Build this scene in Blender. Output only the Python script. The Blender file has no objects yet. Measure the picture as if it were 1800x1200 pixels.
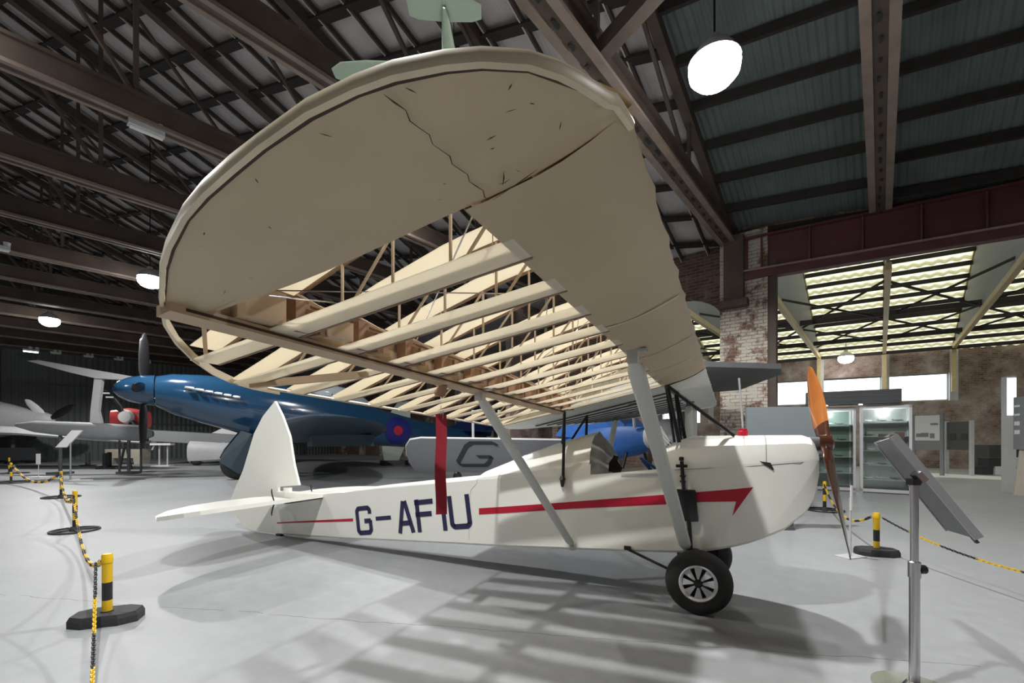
import bpy, math, random
from mathutils import Vector, Matrix
random.seed(7)
sc = bpy.context.scene
COL = sc.collection
PI = math.pi

# ------------------------------------------------------------------ camera
EYE = 1.245
cam_d = bpy.data.cameras.new('camera'); cam = bpy.data.objects.new('camera', cam_d); COL.objects.link(cam)
cam.location = (0, 0, EYE); cam.rotation_euler = (PI/2, 0, 0)
cam_d.sensor_width = 36; cam_d.lens = 36*784/1800
cam_d.shift_y = (770-600)/1800
cam_d.clip_start = 0.05; cam_d.clip_end = 300
sc.camera = cam
sc.view_settings.view_transform = 'Standard'; sc.view_settings.look = 'None'
sc.view_settings.gamma = 1; sc.view_settings.exposure = 0.15
# ------------------------------------------------------------------ sky and lamps
w = bpy.data.worlds.new('world'); sc.world = w; w.use_nodes = True
bg = w.node_tree.nodes['Background']; bg.inputs[0].default_value = (0.93, 0.97, 1.0, 1); bg.inputs[1].default_value = 3.2
LAMPS = [  # x, y, z of the high bay lamps and their power
    (2.36, 5.20, 5.65, 820), (-9.9, 12.2, 5.65, 700), (-17.0, 16.4, 5.65, 800),
    (-1.3, 0.9, 6.3, 850), (-6.5, 4.5, 6.3, 300), (5.2, 0.6, 6.2, 200), (-2.3, 9.2, 5.9, 520), (-14, 6, 6.3, 420)]
for i, (x, y, z, p) in enumerate(LAMPS):
    l = bpy.data.lights.new('lamp_light', 'SPOT'); l.energy = p; l.spot_size = math.radians(164); l.spot_blend = .25; l.shadow_soft_size = 0.09
    l.color = (1.0, 0.99, 0.97)
    o = bpy.data.objects.new('lamp_light', l); o.location = (x, y, z-0.37); COL.objects.link(o)

# ------------------------------------------------------------------ helpers
def mat(name, col, rough=.6, metal=0., var=0., vscale=8., bump=0., bscale=40., spec=.5, coat=0., trans=0., emit=None, estr=0.):
    m = bpy.data.materials.new(name); m.use_nodes = True
    nt = m.node_tree; b = nt.nodes['Principled BSDF']
    b.inputs['Base Color'].default_value = (*col, 1); b.inputs['Roughness'].default_value = rough
    b.inputs['Metallic'].default_value = metal; b.inputs['Specular IOR Level'].default_value = spec
    b.inputs['Coat Weight'].default_value = coat
    b.inputs['Transmission Weight'].default_value = trans
    if emit: b.inputs['Emission Color'].default_value = (*emit, 1); b.inputs['Emission Strength'].default_value = estr
    tc = nt.nodes.new('ShaderNodeTexCoord')
    n = nt.nodes.new('ShaderNodeTexNoise'); n.inputs['Scale'].default_value = vscale; n.inputs['Detail'].default_value = 5
    nt.links.new(tc.outputs['Object'], n.inputs['Vector'])
    r = nt.nodes.new('ShaderNodeMapRange'); r.inputs['To Min'].default_value = 1-var; r.inputs['To Max'].default_value = 1+var
    r.inputs['From Min'].default_value = .25; r.inputs['From Max'].default_value = .75
    nt.links.new(n.outputs['Fac'], r.inputs['Value'])
    mx = nt.nodes.new('ShaderNodeVectorMath'); mx.operation = 'SCALE'; mx.inputs[0].default_value = col
    nt.links.new(r.outputs[0], mx.inputs['Scale']); nt.links.new(mx.outputs[0], b.inputs['Base Color'])
    if bump:
        n2 = nt.nodes.new('ShaderNodeTexNoise'); n2.inputs['Scale'].default_value = bscale
        nt.links.new(tc.outputs['Object'], n2.inputs['Vector'])
        bp = nt.nodes.new('ShaderNodeBump'); bp.inputs['Strength'].default_value = bump; bp.inputs['Distance'].default_value = .02
        nt.links.new(n2.outputs['Fac'], bp.inputs['Height']); nt.links.new(bp.outputs[0], b.inputs['Normal'])
    m['mx'] = 1
    return m
def N(m, t): return m.node_tree.nodes.new(t)
def L(m, a, b): m.node_tree.links.new(a, b)

class MB:
    def __init__(s): s.v = []; s.f = []; s.mi = []; s.cur = 0
    def add(s, vs, fs, mi=None):
        o = len(s.v); s.v += [tuple(map(float, p)) for p in vs]
        for f in fs: s.f.append([i+o for i in f]); s.mi.append(s.cur if mi is None else mi)
        return s
    def box(s, c, d, R=None, mi=None):
        vs = [Vector((x*d[0]/2, y*d[1]/2, z*d[2]/2)) for x in (-1, 1) for y in (-1, 1) for z in (-1, 1)]
        if R is not None: vs = [R @ p for p in vs]
        vs = [p+Vector(c) for p in vs]
        return s.add(vs, [(0, 1, 3, 2), (4, 6, 7, 5), (0, 4, 5, 1), (2, 3, 7, 6), (0, 2, 6, 4), (1, 5, 7, 3)], mi)
    def bar(s, a, b, wd, h, up=(0, 0, 1), mi=None):   # box from a to b, wd across, h along up
        a = Vector(a); b = Vector(b); t = (b-a); ln = t.length; t.normalize(); u = Vector(up)
        x = t.cross(u)
        if x.length < 1e-4: x = t.cross(Vector((1, 0, 0)))
        x.normalize(); u = x.cross(t).normalized()
        vs = []
        for p in (a, b):
            for sx, su in ((-1, -1), (1, -1), (1, 1), (-1, 1)): vs.append(p+x*sx*wd/2+u*su*h/2)
        return s.add(vs, [(0, 3, 2, 1), (4, 5, 6, 7), (0, 1, 5, 4), (1, 2, 6, 5), (2, 3, 7, 6), (3, 0, 4, 7)], mi)
    def loft(s, secs, closed=True, caps=True, mi=None):
        n = len(secs[0]); vs = [p for c in secs for p in c]; fs = []
        for i in range(len(secs)-1):
            for j in range(n if closed else n-1):
                k = (j+1) % n
                fs.append((i*n+j, i*n+k, (i+1)*n+k, (i+1)*n+j))
        if caps and closed: fs.append(tuple(range(n))[::-1]); fs.append(tuple((len(secs)-1)*n+j for j in range(n)))
        return s.add(vs, fs, mi)
    def tube(s, pts, r, seg=10, closed=False, mi=None, flat=1., up=(0, 0, 1)):
        pts = [Vector(p) for p in pts]; secs = []; n = len(pts)
        rs = r if isinstance(r, (list, tuple)) else [r]*n
        px = None
        for i, p in enumerate(pts):
            if closed: t = pts[(i+1) % n]-pts[i-1]
            else: t = pts[min(i+1, n-1)]-pts[max(i-1, 0)]
            t.normalize()
            if px is None:
                x = t.cross(Vector(up))
                if x.length < 1e-3: x = t.cross(Vector((1, 0, 0)))
            else: x = px - t*px.dot(t)
            x.normalize(); px = x; y = t.cross(x)
            secs.append([p+x*rs[i]*math.cos(2*PI*k/seg)+y*rs[i]*flat*math.sin(2*PI*k/seg) for k in range(seg)])
        if closed: secs.append(secs[0])
        return s.loft(secs, True, not closed, mi)
    def lathe(s, prof, c=(0, 0, 0), axis='z', seg=24, mi=None):   # prof: (radius, height)
        secs = []
        for k in range(seg+1):
            a = 2*PI*k/seg; row = []
            for r, h in prof:
                p = (r*math.cos(a), r*math.sin(a), h)
                if axis == 'y': p = (p[0], h, p[1])
                if axis == 'x': p = (h, p[0], p[1])
                row.append(Vector(p)+Vector(c))
            secs.append(row)
        return s.loft(secs, False, False, mi)
    def prism(s, poly, f0, f1, mi=None):   # poly of 2D points; f0/f1 map (x,y)->3D for the two faces
        n = len(poly); vs = [f0(*p) for p in poly]+[f1(*p) for p in poly]
        fs = [tuple(range(n))[::-1], tuple(range(n, 2*n))]+[(i, (i+1) % n, n+(i+1) % n, n+i) for i in range(n)]
        return s.add(vs, fs, mi)
    def build(s, name, m, parent=None, smooth=0, M=None):
        me = bpy.data.meshes.new(name); me.from_pydata(s.v, [], s.f)
        ms = m if isinstance(m, (list, tuple)) else [m]
        for q in ms: me.materials.append(q)
        me.polygons.foreach_set('material_index', s.mi)
        if smooth:
            me.polygons.foreach_set('use_smooth', [True]*len(s.f))
        me.validate(); me.update()
        import bmesh
        bm = bmesh.new(); bm.from_mesh(me); bmesh.ops.remove_doubles(bm, verts=bm.verts, dist=1e-5)
        bmesh.ops.recalc_face_normals(bm, faces=bm.faces); bm.to_mesh(me); bm.free()
        if smooth: me.set_sharp_from_angle(angle=math.radians(smooth))
        o = bpy.data.objects.new(name, me); COL.objects.link(o)
        if parent: o.parent = parent
        if M is not None: o.matrix_world = M
        return o
def tag(o, label=None, cat=None, group=None, kind=None):
    if label: o['label'] = label
    if cat: o['category'] = cat
    if group: o['group'] = group
    if kind: o['kind'] = kind
    return o
def empty(name, loc, rz, label, cat, group=None):
    o = bpy.data.objects.new(name, None); o.empty_display_size = .2; COL.objects.link(o)
    o.location = loc; o.rotation_euler = (0, 0, rz); return tag(o, label, cat, group)
def copy_tree(o, parent=None):
    c = o.copy(); COL.objects.link(c); c.parent = parent
    for ch in list(o.children): copy_tree(ch, c)
    return c
def interp(x, X, Y):
    if x <= X[0]: return Y[0]
    for i in range(len(X)-1):
        if x <= X[i+1]: return Y[i]+(Y[i+1]-Y[i])*(x-X[i])/(X[i+1]-X[i])
    return Y[-1]

# ------------------------------------------------------------------ materials
M = {}
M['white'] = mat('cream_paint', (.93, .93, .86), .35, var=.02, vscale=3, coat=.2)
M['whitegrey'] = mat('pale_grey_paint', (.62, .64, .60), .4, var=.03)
M['navy'] = mat('navy_lettering', (.022, .02, .075), .4)
M['red'] = mat('red_stripe', (.50, .008, .035), .4)
M['ply'] = mat('doped_tan_skin', (.48, .385, .255), .5, var=.10, vscale=2.5, bump=.06, bscale=6)
M['ribcap'] = mat('rib_cap_wood', (.22, .14, .09), .6, var=.15)
M['stick'] = mat('rib_stick_wood', (.62, .50, .36), .6, var=.1)
M['spar'] = mat('spar_wood', (.50, .37, .24), .55, var=.12, vscale=5)
M['sparb'] = mat('gusset_wood', (.30, .17, .10), .55, var=.2, vscale=9)
M['bow'] = mat('wingtip_bow_wood', (.66, .57, .41), .4, var=.2, vscale=6)
M['dirt'] = mat('dark_crack', (.05, .03, .02), .8)
M['black'] = mat('black_paint', (.012, .012, .014), .35)
M['rubber'] = mat('tyre_rubber', (.03, .03, .03), .75, var=.15)
M['chrome'] = mat('steel', (.6, .6, .62), .25, 1.)
M['alu'] = mat('aluminium', (.55, .56, .58), .4, .7)
M['silver'] = mat('silver_wheel_paint', (.8, .81, .84), .35, .2)
M['prop'] = mat('varnished_mahogany', (.075, .026, .014), .18, var=.25, vscale=6, coat=1.)
M['prop_lit'] = mat('mahogany_lit_by_glare', (.42, .14, .03), .2, var=.1, vscale=5, coat=1.)  # same propeller wood, with reflected glare painted into its colour
M['grey'] = mat('mid_grey_paint', (.25, .26, .27), .6, var=.06)
M['dgrey'] = mat('dark_grey_paint', (.09, .095, .1), .6, var=.1)
M['lgrey'] = mat('light_grey_paint', (.55, .56, .57), .5, var=.05)
M['padding'] = mat('grey_vinyl', (.27, .27, .28), .45, var=.3, vscale=9, bump=.5, bscale=12)
M['dark'] = mat('dark_interior', (.02, .02, .02), .8)
M['blue'] = mat('recon_blue_gloss', (.014, .058, .125), .15, var=.05, coat=1.)
M['dblue'] = mat('dark_blue_gloss', (.012, .03, .11), .25, coat=.6)
M['bblue'] = mat('bright_blue_cover', (.02, .12, .42), .45, var=.15)
M['under'] = mat('grey_underside', (.055, .09, .12), .45, var=.06)
M['roundelred'] = mat('roundel_red', (.45, .02, .04), .4)
M['yellow'] = mat('safety_yellow', (.80, .50, .01), .4)
M['yblack'] = mat('safety_black', (.02, .02, .025), .45)
M['base'] = mat('rubber_base', (.035, .037, .04), .7, var=.15, bump=.2, bscale=60)
M['ribbon'] = mat('crimson_ribbon', (.33, .012, .03), .7, var=.1)
M['glass'] = mat('clear_glass', (.96, .99, .98), .03, trans=1.)
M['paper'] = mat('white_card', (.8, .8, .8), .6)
M['lampglass'] = mat('lit_diffuser', (1, 1, 1), .5, emit=(1, .99, .97), estr=30)
M['tube'] = mat('lit_spot_or_eave_gap', (1, 1, 1), .5, emit=(1, 1, .95), estr=5)
M['green'] = mat('pale_green_paint', (.36, .46, .36), .5, var=.04)
M['wood'] = mat('plain_wood', (.38, .29, .2), .6, var=.15)
M['model'] = mat('dark_model_paint', (.05, .055, .06), .5)
M['beige'] = mat('beige_board', (.5, .46, .38), .7, var=.05)
M['pink'] = mat('red_cowling_paint', (.55, .06, .06), .4)
M['roundelblue'] = mat('roundel_blue', (.018, .02, .17), .4)
M['blueunder'] = mat('blue_underside', (.022, .05, .08), .4, var=.05, coat=.2)
M['silverw'] = mat('silver_dope', (.30, .31, .33), .45, var=.04)
M['bluegrey'] = mat('blue_grey_board', (.22, .255, .27), .6)
M['lampface'] = mat('lit_panel_face', (.9, .95, 1), .5, emit=(.85, .95, 1), estr=1.6)
M['canopy'] = mat('perspex_canopy', (.55, .62, .66), .08, spec=.8, coat=1.)
M['paleg'] = mat('pale_green_white', (.50, .56, .50), .6)
# thin fabric that glows a little when lit from the far side
fm = mat('rib_fabric_strip', (.93, .88, .77), .6, var=.04, vscale=4); M['strip'] = fm
b_ = fm.node_tree.nodes['Principled BSDF']; tr = N(fm, 'ShaderNodeBsdfTranslucent'); tr.inputs[0].default_value = (.95, .90, .78, 1)
ms_ = N(fm, 'ShaderNodeMixShader'); ms_.inputs[0].default_value = .5
L(fm, b_.outputs[0], ms_.inputs[1]); L(fm, tr.outputs[0], ms_.inputs[2]); L(fm, ms_.outputs[0], fm.node_tree.nodes['Material Output'].inputs[0])

def wave_bump(m, axis, scale, strength, dist=.03):
    tc = N(m, 'ShaderNodeTexCoord'); wv = N(m, 'ShaderNodeTexWave'); wv.bands_direction = axis
    wv.inputs['Scale'].default_value = scale; L(m, tc.outputs['Object'], wv.inputs['Vector'])
    bp = N(m, 'ShaderNodeBump'); bp.inputs['Strength'].default_value = strength; bp.inputs['Distance'].default_value = dist
    L(m, wv.outputs['Fac'], bp.inputs['Height']); L(m, bp.outputs[0], m.node_tree.nodes['Principled BSDF'].inputs['Normal'])
    return wv
M['roofL'] = mat('asbestos_sheet_grey', (.50, .47, .46), .8, var=.25, vscale=1.2); wave_bump(M['roofL'], 'X', 5.5, .35, .01)
M['roofR'] = mat('painted_sheet_green_grey', (.12, .15, .145), .7, var=.2, vscale=1.5); wave_bump(M['roofR'], 'X', 2.6, .7, .03)
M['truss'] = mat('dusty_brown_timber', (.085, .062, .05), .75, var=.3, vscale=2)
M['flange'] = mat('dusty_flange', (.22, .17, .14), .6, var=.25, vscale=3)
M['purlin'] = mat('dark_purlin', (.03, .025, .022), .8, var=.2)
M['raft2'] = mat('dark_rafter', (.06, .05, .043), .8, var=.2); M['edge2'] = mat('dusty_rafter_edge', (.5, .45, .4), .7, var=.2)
M['rafter'] = mat('timber_rafter', (.16, .13, .11), .7, var=.25, vscale=3)
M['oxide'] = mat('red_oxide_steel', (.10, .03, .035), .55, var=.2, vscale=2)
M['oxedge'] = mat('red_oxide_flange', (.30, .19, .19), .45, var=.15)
M['cream'] = mat('cream_post_paint', (.62, .5, .28), .5, var=.1)
M['clad'] = mat('corrugated_cladding', (.13, .15, .145), .6, var=.12, vscale=.8); wave_bump(M['clad'], 'Y', 1.3, .7, .05)

def brick(name, brickc, paintc, lo, hi, pscale=1.3):
    m = bpy.data.materials.new(name); m.use_nodes = True; b = m.node_tree.nodes['Principled BSDF']; b.inputs['Roughness'].default_value = .9
    tc = N(m, 'ShaderNodeTexCoord'); sx = N(m, 'ShaderNodeSeparateXYZ'); L(m, tc.outputs['Object'], sx.inputs[0])
    ad = N(m, 'ShaderNodeMath'); L(m, sx.outputs[0], ad.inputs[0]); L(m, sx.outputs[1], ad.inputs[1])
    cx = N(m, 'ShaderNodeCombineXYZ'); L(m, ad.outputs[0], cx.inputs[0]); L(m, sx.outputs[2], cx.inputs[1])
    bt = N(m, 'ShaderNodeTexBrick'); bt.inputs['Scale'].default_value = 1; bt.inputs['Brick Width'].default_value = .23
    bt.inputs['Row Height'].default_value = .08; bt.inputs['Mortar Size'].default_value = .008
    bt.inputs['Color1'].default_value = (*brickc, 1); bt.inputs['Color2'].default_value = (*[c*.55 for c in brickc], 1)
    bt.inputs['Mortar'].default_value = (*[c*1.5 for c in brickc], 1); L(m, cx.outputs[0], bt.inputs['Vector'])
    n = N(m, 'ShaderNodeTexNoise'); n.inputs['Scale'].default_value = pscale; n.inputs['Detail'].default_value = 9; n.inputs['Roughness'].default_value = .7
    L(m, tc.outputs['Object'], n.inputs['Vector'])
    bw = N(m, 'ShaderNodeMapRange'); bw.inputs['From Min'].default_value = lo; bw.inputs['From Max'].default_value = hi
    ad2 = N(m, 'ShaderNodeMath'); ad2.operation = 'MULTIPLY_ADD'; ad2.inputs[1].default_value = -.12; L(m, bt.outputs['Fac'], ad2.inputs[0]); L(m, n.outputs['Fac'], ad2.inputs[2])
    L(m, ad2.outputs[0], bw.inputs['Value'])
    mx = N(m, 'ShaderNodeMixRGB'); L(m, bw.outputs[0], mx.inputs[0]); L(m, bt.outputs['Color'], mx.inputs[1]); mx.inputs[2].default_value = (*paintc, 1)
    L(m, mx.outputs[0], b.inputs['Base Color'])
    bp = N(m, 'ShaderNodeBump'); bp.inputs['Strength'].default_value = .6; bp.inputs['Distance'].default_value = .02; bp.invert = True
    L(m, bt.outputs['Fac'], bp.inputs['Height']); L(m, bp.outputs[0], b.inputs['Normal'])
    return m
M['brick'] = brick('peeling_whitewashed_brick', (.17, .10, .075), (.46, .44, .38), .42, .50, 2.6)
M['brickdark'] = brick('dark_bare_brick', (.15, .095, .075), (.36, .32, .27), .56, .72, 1.0)
M['brickannex'] = brick('annexe_brick', (.24, .17, .14), (.52, .46, .43), .42, .62, .8)

pm_ = bpy.data.materials.new('window_glass'); pm_.use_nodes = True; M['pane'] = pm_
tp_ = N(pm_, 'ShaderNodeBsdfTransparent'); gp_ = N(pm_, 'ShaderNodeBsdfGlossy'); gp_.inputs['Roughness'].default_value = .05; mp_ = N(pm_, 'ShaderNodeMixShader'); mp_.inputs[0].default_value = .07
tp_.inputs[0].default_value = (.95, .98, .97, 1); L(pm_, tp_.outputs[0], mp_.inputs[1]); L(pm_, gp_.outputs[0], mp_.inputs[2]); L(pm_, mp_.outputs[0], pm_.node_tree.nodes['Material Output'].inputs[0])
# polished concrete with joints and cracks
fl = mat('concrete_floor', (.335, .347, .36), .42, var=.1, vscale=.7); M['floor'] = fl
nt = fl.node_tree; b = nt.nodes['Principled BSDF']; tc = N(fl, 'ShaderNodeTexCoord')
src = b.inputs['Base Color'].links[0].from_socket
n1 = N(fl, 'ShaderNodeTexNoise'); n1.inputs['Scale'].default_value = 9; n1.inputs['Detail'].default_value = 8; L(fl, tc.outputs['Object'], n1.inputs['Vector'])
r1 = N(fl, 'ShaderNodeMapRange'); r1.inputs['From Min'].default_value = .3; r1.inputs['From Max'].default_value = .7; r1.inputs['To Min'].default_value = .93; r1.inputs['To Max'].default_value = 1.06
L(fl, n1.outputs['Fac'], r1.inputs['Value'])
v1 = N(fl, 'ShaderNodeVectorMath'); v1.operation = 'SCALE'; L(fl, src, v1.inputs[0]); L(fl, r1.outputs[0], v1.inputs['Scale'])
nd = N(fl, 'ShaderNodeTexNoise'); nd.inputs['Scale'].default_value = 3.5; nd.inputs['Detail'].default_value = 6; L(fl, tc.outputs['Object'], nd.inputs['Vector'])
sub = N(fl, 'ShaderNodeVectorMath'); sub.operation = 'SUBTRACT'; L(fl, nd.outputs['Color'], sub.inputs[0]); sub.inputs[1].default_value = (.5, .5, .5)
sc2 = N(fl, 'ShaderNodeVectorMath'); sc2.operation = 'SCALE'; sc2.inputs['Scale'].default_value = .12; L(fl, sub.outputs[0], sc2.inputs[0])
adv = N(fl, 'ShaderNodeVectorMath'); L(fl, tc.outputs['Object'], adv.inputs[0]); L(fl, sc2.outputs[0], adv.inputs[1])
last = v1.outputs[0]
for (nx, ny, d, th) in ((.762, -.648, -.25, .007), (.648, .762, 8.6, .007), (.862, -.507, 1.146, .003), (.5, -.866, -2.83, .003)):   # joints and cracks: n.p = d
    dp = N(fl, 'ShaderNodeVectorMath'); dp.operation = 'DOT_PRODUCT'; L(fl, adv.outputs[0], dp.inputs[0]); dp.inputs[1].default_value = (nx, ny, 0)
    m1 = N(fl, 'ShaderNodeMath'); m1.operation = 'SUBTRACT'; L(fl, dp.outputs['Value'], m1.inputs[0]); m1.inputs[1].default_value = d
    m2 = N(fl, 'ShaderNodeMath'); m2.operation = 'ABSOLUTE'; L(fl, m1.outputs[0], m2.inputs[0])
    m3 = N(fl, 'ShaderNodeMath'); m3.operation = 'LESS_THAN'; L(fl, m2.outputs[0], m3.inputs[0]); m3.inputs[1].default_value = th
    nb = N(fl, 'ShaderNodeTexNoise'); nb.inputs['Scale'].default_value = 2.2; L(fl, tc.outputs['Object'], nb.inputs['Vector'])
    m4 = N(fl, 'ShaderNodeMath'); m4.operation = 'GREATER_THAN'; L(fl, nb.outputs['Fac'], m4.inputs[0]); m4.inputs[1].default_value = .30 if th > .004 else .42
    m5 = N(fl, 'ShaderNodeMath'); m5.operation = 'MULTIPLY'; L(fl, m3.outputs[0], m5.inputs[0]); L(fl, m4.outputs[0], m5.inputs[1])
    m6 = N(fl, 'ShaderNodeMath'); m6.operation = 'MULTIPLY'; L(fl, m5.outputs[0], m6.inputs[0]); m6.inputs[1].default_value = .85
    mx = N(fl, 'ShaderNodeMixRGB'); L(fl, m6.outputs[0], mx.inputs[0]); L(fl, last, mx.inputs[1]); mx.inputs[2].default_value = (.12, .11, .1, 1)
    last = mx.outputs[0]
L(fl, last, b.inputs['Base Color'])
rr = N(fl, 'ShaderNodeMapRange'); rr.inputs['To Min'].default_value = .42; rr.inputs['To Max'].default_value = .62; L(fl, n1.outputs['Fac'], rr.inputs['Value']); L(fl, rr.outputs[0], b.inputs['Roughness'])
bp = N(fl, 'ShaderNodeBump'); bp.inputs['Strength'].default_value = .12; bp.inputs['Distance'].default_value = .02
n3 = N(fl, 'ShaderNodeTexNoise'); n3.inputs['Scale'].default_value = 4; n3.inputs['Detail'].default_value = 4; L(fl, tc.outputs['Object'], n3.inputs['Vector'])
L(fl, n3.outputs['Fac'], bp.inputs['Height']); L(fl, bp.outputs[0], b.inputs['Normal'])
# translucent annexe sheeting
ts = mat('translucent_roof_sheet', (.6, .58, .45), .6, var=.2, vscale=3); M['sheet'] = ts
b_ = ts.node_tree.nodes['Principled BSDF']; tr = N(ts, 'ShaderNodeBsdfTranslucent'); tr.inputs[0].default_value = (.62, .60, .44, 1)
ms_ = N(ts, 'ShaderNodeMixShader'); ms_.inputs[0].default_value = .65
L(ts, b_.outputs[0], ms_.inputs[1]); L(ts, tr.outputs[0], ms_.inputs[2]); L(ts, ms_.outputs[0], ts.node_tree.nodes['Material Output'].inputs[0])

# ------------------------------------------------------------------ the hangar (local frame: x = b across, y = a along the trusses)
HR = -math.atan2(.637, .771)
HM = Matrix.Rotation(HR, 4, 'Z')
Ax = Vector((math.sin(-HR), math.cos(-HR), 0)); Bx = Vector((math.cos(HR), math.sin(HR), 0))
def loc(X, Y): p = Vector((X, Y, 0)); return (p.dot(Bx), p.dot(Ax))
def W(b, a, z=0): return Bx*b+Ax*a+Vector((0, 0, z))
def struct(mb, name, m, smooth=0): return tag(mb.build(name, m, None, smooth, HM), kind='structure')
ZC = 5.79          # underside of the truss bottom chords
def zroof(a): return 5.97+.4*(12-a) if a > -2 else 5.97+.4*14-.4*(-2-a)
def slab(mb, pts, t):   # pts: quad in (b,a,z); thickness t upward
    mb.add([Vector(p) for p in pts]+[Vector(p)+Vector((0, 0, t)) for p in pts], [(0, 3, 2, 1), (4, 5, 6, 7), (0, 1, 5, 4), (1, 2, 6, 5), (2, 3, 7, 6), (3, 0, 4, 7)])
mb = MB(); mb.box((-8, 9, -.05), (60, 56, .1)); struct(mb, 'floor', M['floor'])
BL, BR = -34.0, 6.0
for nm, b0, b1, m in (('ceiling', BL, -2.75, M['roofL']), ('ceiling', -2.75, BR, M['roofR'])):
    mb = MB()
    slab(mb, [(b0, -2, zroof(-2)), (b1, -2, zroof(-2)), (b1, 12.2, zroof(12.2)), (b0, 12.2, zroof(12.2))], .08)
    slab(mb, [(b0, -18, zroof(-18)), (b1, -18, zroof(-18)), (b1, -2, zroof(-2)), (b0, -2, zroof(-2))], .08)
    struct(mb, nm, m)
mb = MB(); slab(mb, [(BL, 12.15, 6.2), (-8, 12.15, 6.2), (-8, 18.8, 5.9), (BL, 18.8, 5.9)], .08); struct(mb, 'ceiling', M['roofL'])
# roof trusses running away from the viewer
def truss(b, wd=.2):
    mb = MB(); a0, a1 = -17.5, 12.0
    mb.cur = 0
    mb.box((b, (a0+a1)/2, ZC+.20), (wd*.55, a1-a0, .36)); mb.box((b, (a0+a1)/2, ZC+.37), (wd, a1-a0, .05))
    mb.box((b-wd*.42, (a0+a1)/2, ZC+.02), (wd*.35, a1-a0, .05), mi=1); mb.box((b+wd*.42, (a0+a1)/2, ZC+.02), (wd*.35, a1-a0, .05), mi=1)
    for s in (1, -1):
        e0, e1 = (-2, 12.0) if s > 0 else (-2, -17.5)
        mb.bar((b, e0, zroof(e0)-.3), (b, e1, zroof(e1)-.12), .16, .22)
        n = 4; prev = None
        for k in range(n+1):
            a = e0+(e1-e0)*k/n; zt = zroof(a)-.25
            if zt-ZC > .5: mb.bar((b, a, ZC+.3), (b, a, zt), .06, .06, (0, 1, 0))
            if prev is not None and zt-ZC > .2: mb.bar((b, prev, zroof(prev)-.3), (b, a, ZC+.35), .05, .06, (1, 0, 0))
            prev = a
    return mb
ti = 1
for k in range(0, 13):
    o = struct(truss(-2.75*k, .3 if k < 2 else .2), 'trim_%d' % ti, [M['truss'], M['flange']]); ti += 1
o = struct(truss(2.75), 'trim_%d' % ti, [M['truss'], M['flange']]); ti += 1
# notched dark bolts line under the two near chords
mb = MB()
for b in (0, -2.75):
    for k in range(30): mb.box((b+random.uniform(-.02, .02), 1.2+k*.36, ZC-.004), (.035, .05+.13*random.random(), .012))
struct(mb, 'trim_%d' % ti, M['dark']); ti += 1
# common rafters over the left bays
mb = MB(); b = BL+.3
while b < -2.9:
    mb.bar((b, -2, zroof(-2)-.12), (b, 12, zroof(12)-.12), .055, .10); mb.bar((b, -2, zroof(-2)-.12), (b, -12, zroof(-12)-.12), .055, .10)
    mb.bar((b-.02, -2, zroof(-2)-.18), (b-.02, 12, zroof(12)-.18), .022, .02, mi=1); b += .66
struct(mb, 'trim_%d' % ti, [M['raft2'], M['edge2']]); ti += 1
def purlins(b0, b1, phi, step, wd, h, drop):
    mb = MB(); d = Vector((math.cos(phi), -math.sin(phi), 0)); db, da = d.dot(Bx), d.dot(Ax)
    k = da/db; a = -8.0
    while a < 30:
        pts = []
        for b in (b0, b1):
            pts.append((b, a+k*(b-b0)))
        # clip to the slope -2..11.9
        (bA, aA), (bB, aB) = pts; lo, hi = -1.9, 11.9
        t0, t1 = 0., 1.
        if abs(aB-aA) > 1e-6:
            ta, tb = (lo-aA)/(aB-aA), (hi-aA)/(aB-aA)
            t0, t1 = max(t0, min(ta, tb)), min(t1, max(ta, tb))
        elif not lo < aA < hi: t1 = -1
        if t1 > t0:
            P = [(bA+(bB-bA)*t, aA+(aB-aA)*t) for t in (t0, t1)]
            mb.bar((P[0][0], P[0][1], zroof(P[0][1])-drop), (P[1][0], P[1][1], zroof(P[1][1])-drop), wd, h)
        a += step
    return mb
for k in range(1, 12):
    struct(purlins(-2.75*(k+1)+.05, -2.75*k-.05, math.radians(24), .86, .20, .06, .145), 'trim_%d' % ti, M['purlin']); ti += 1
for b0, b1 in ((-2.7, -.05), (.05, 2.7), (2.8, 5.9)):
    struct(purlins(b0, b1, math.radians(31), .78, .07, .16, .12), 'trim_%d' % ti, M['purlin']); ti += 1
# tie between the two nearest chords
mb = MB(); mb.bar((-2.7, 4.9, ZC+.15), (-.05, 3.9, ZC+.15), .16, .2); mb.bar((-2.7, 4.9, ZC+.9), (-.05, 4.9, ZC+1.6), .08, .12)
struct(mb, 'trim_%d' % ti, M['truss']); ti += 1
# walls
mb = MB(); mb.box((BL-.1, 0.4, 3.1), (.2, 37, 6.2))
struct(mb, 'wall_left', M['clad'])
mb = MB()
for k in range(7): mb.box((BL+.08, -14+5*k, 3.1), (.16, .16, 6.2))
for z in (2.1, 4.1): mb.box((BL+.03, .4, z), (.06, 36.6, .09))
mb.box((BL+.1, .4, 5.95), (.2, 36.6, .35)); struct(mb, 'trim_%d' % ti, M['dgrey']); ti += 1
mb = MB(); mb.box(((BL-8)/2, 18.9, 3.1), (26, .4, 6.2)); struct(mb, 'wall_back', M['brickdark'])
mb = MB()
for b in [BL+1.5+2.6*k for k in range(10)]: mb.box((b, 18.62, 3), (.55, .2, 6))
struct(mb, 'trim_%d' % ti, M['brick']); ti += 1
mb = MB(); mb.box((-8.0, 15.4, 3.1), (.3, 6.7, 6.2)); struct(mb, 'wall_side', M['brickdark'])
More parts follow.
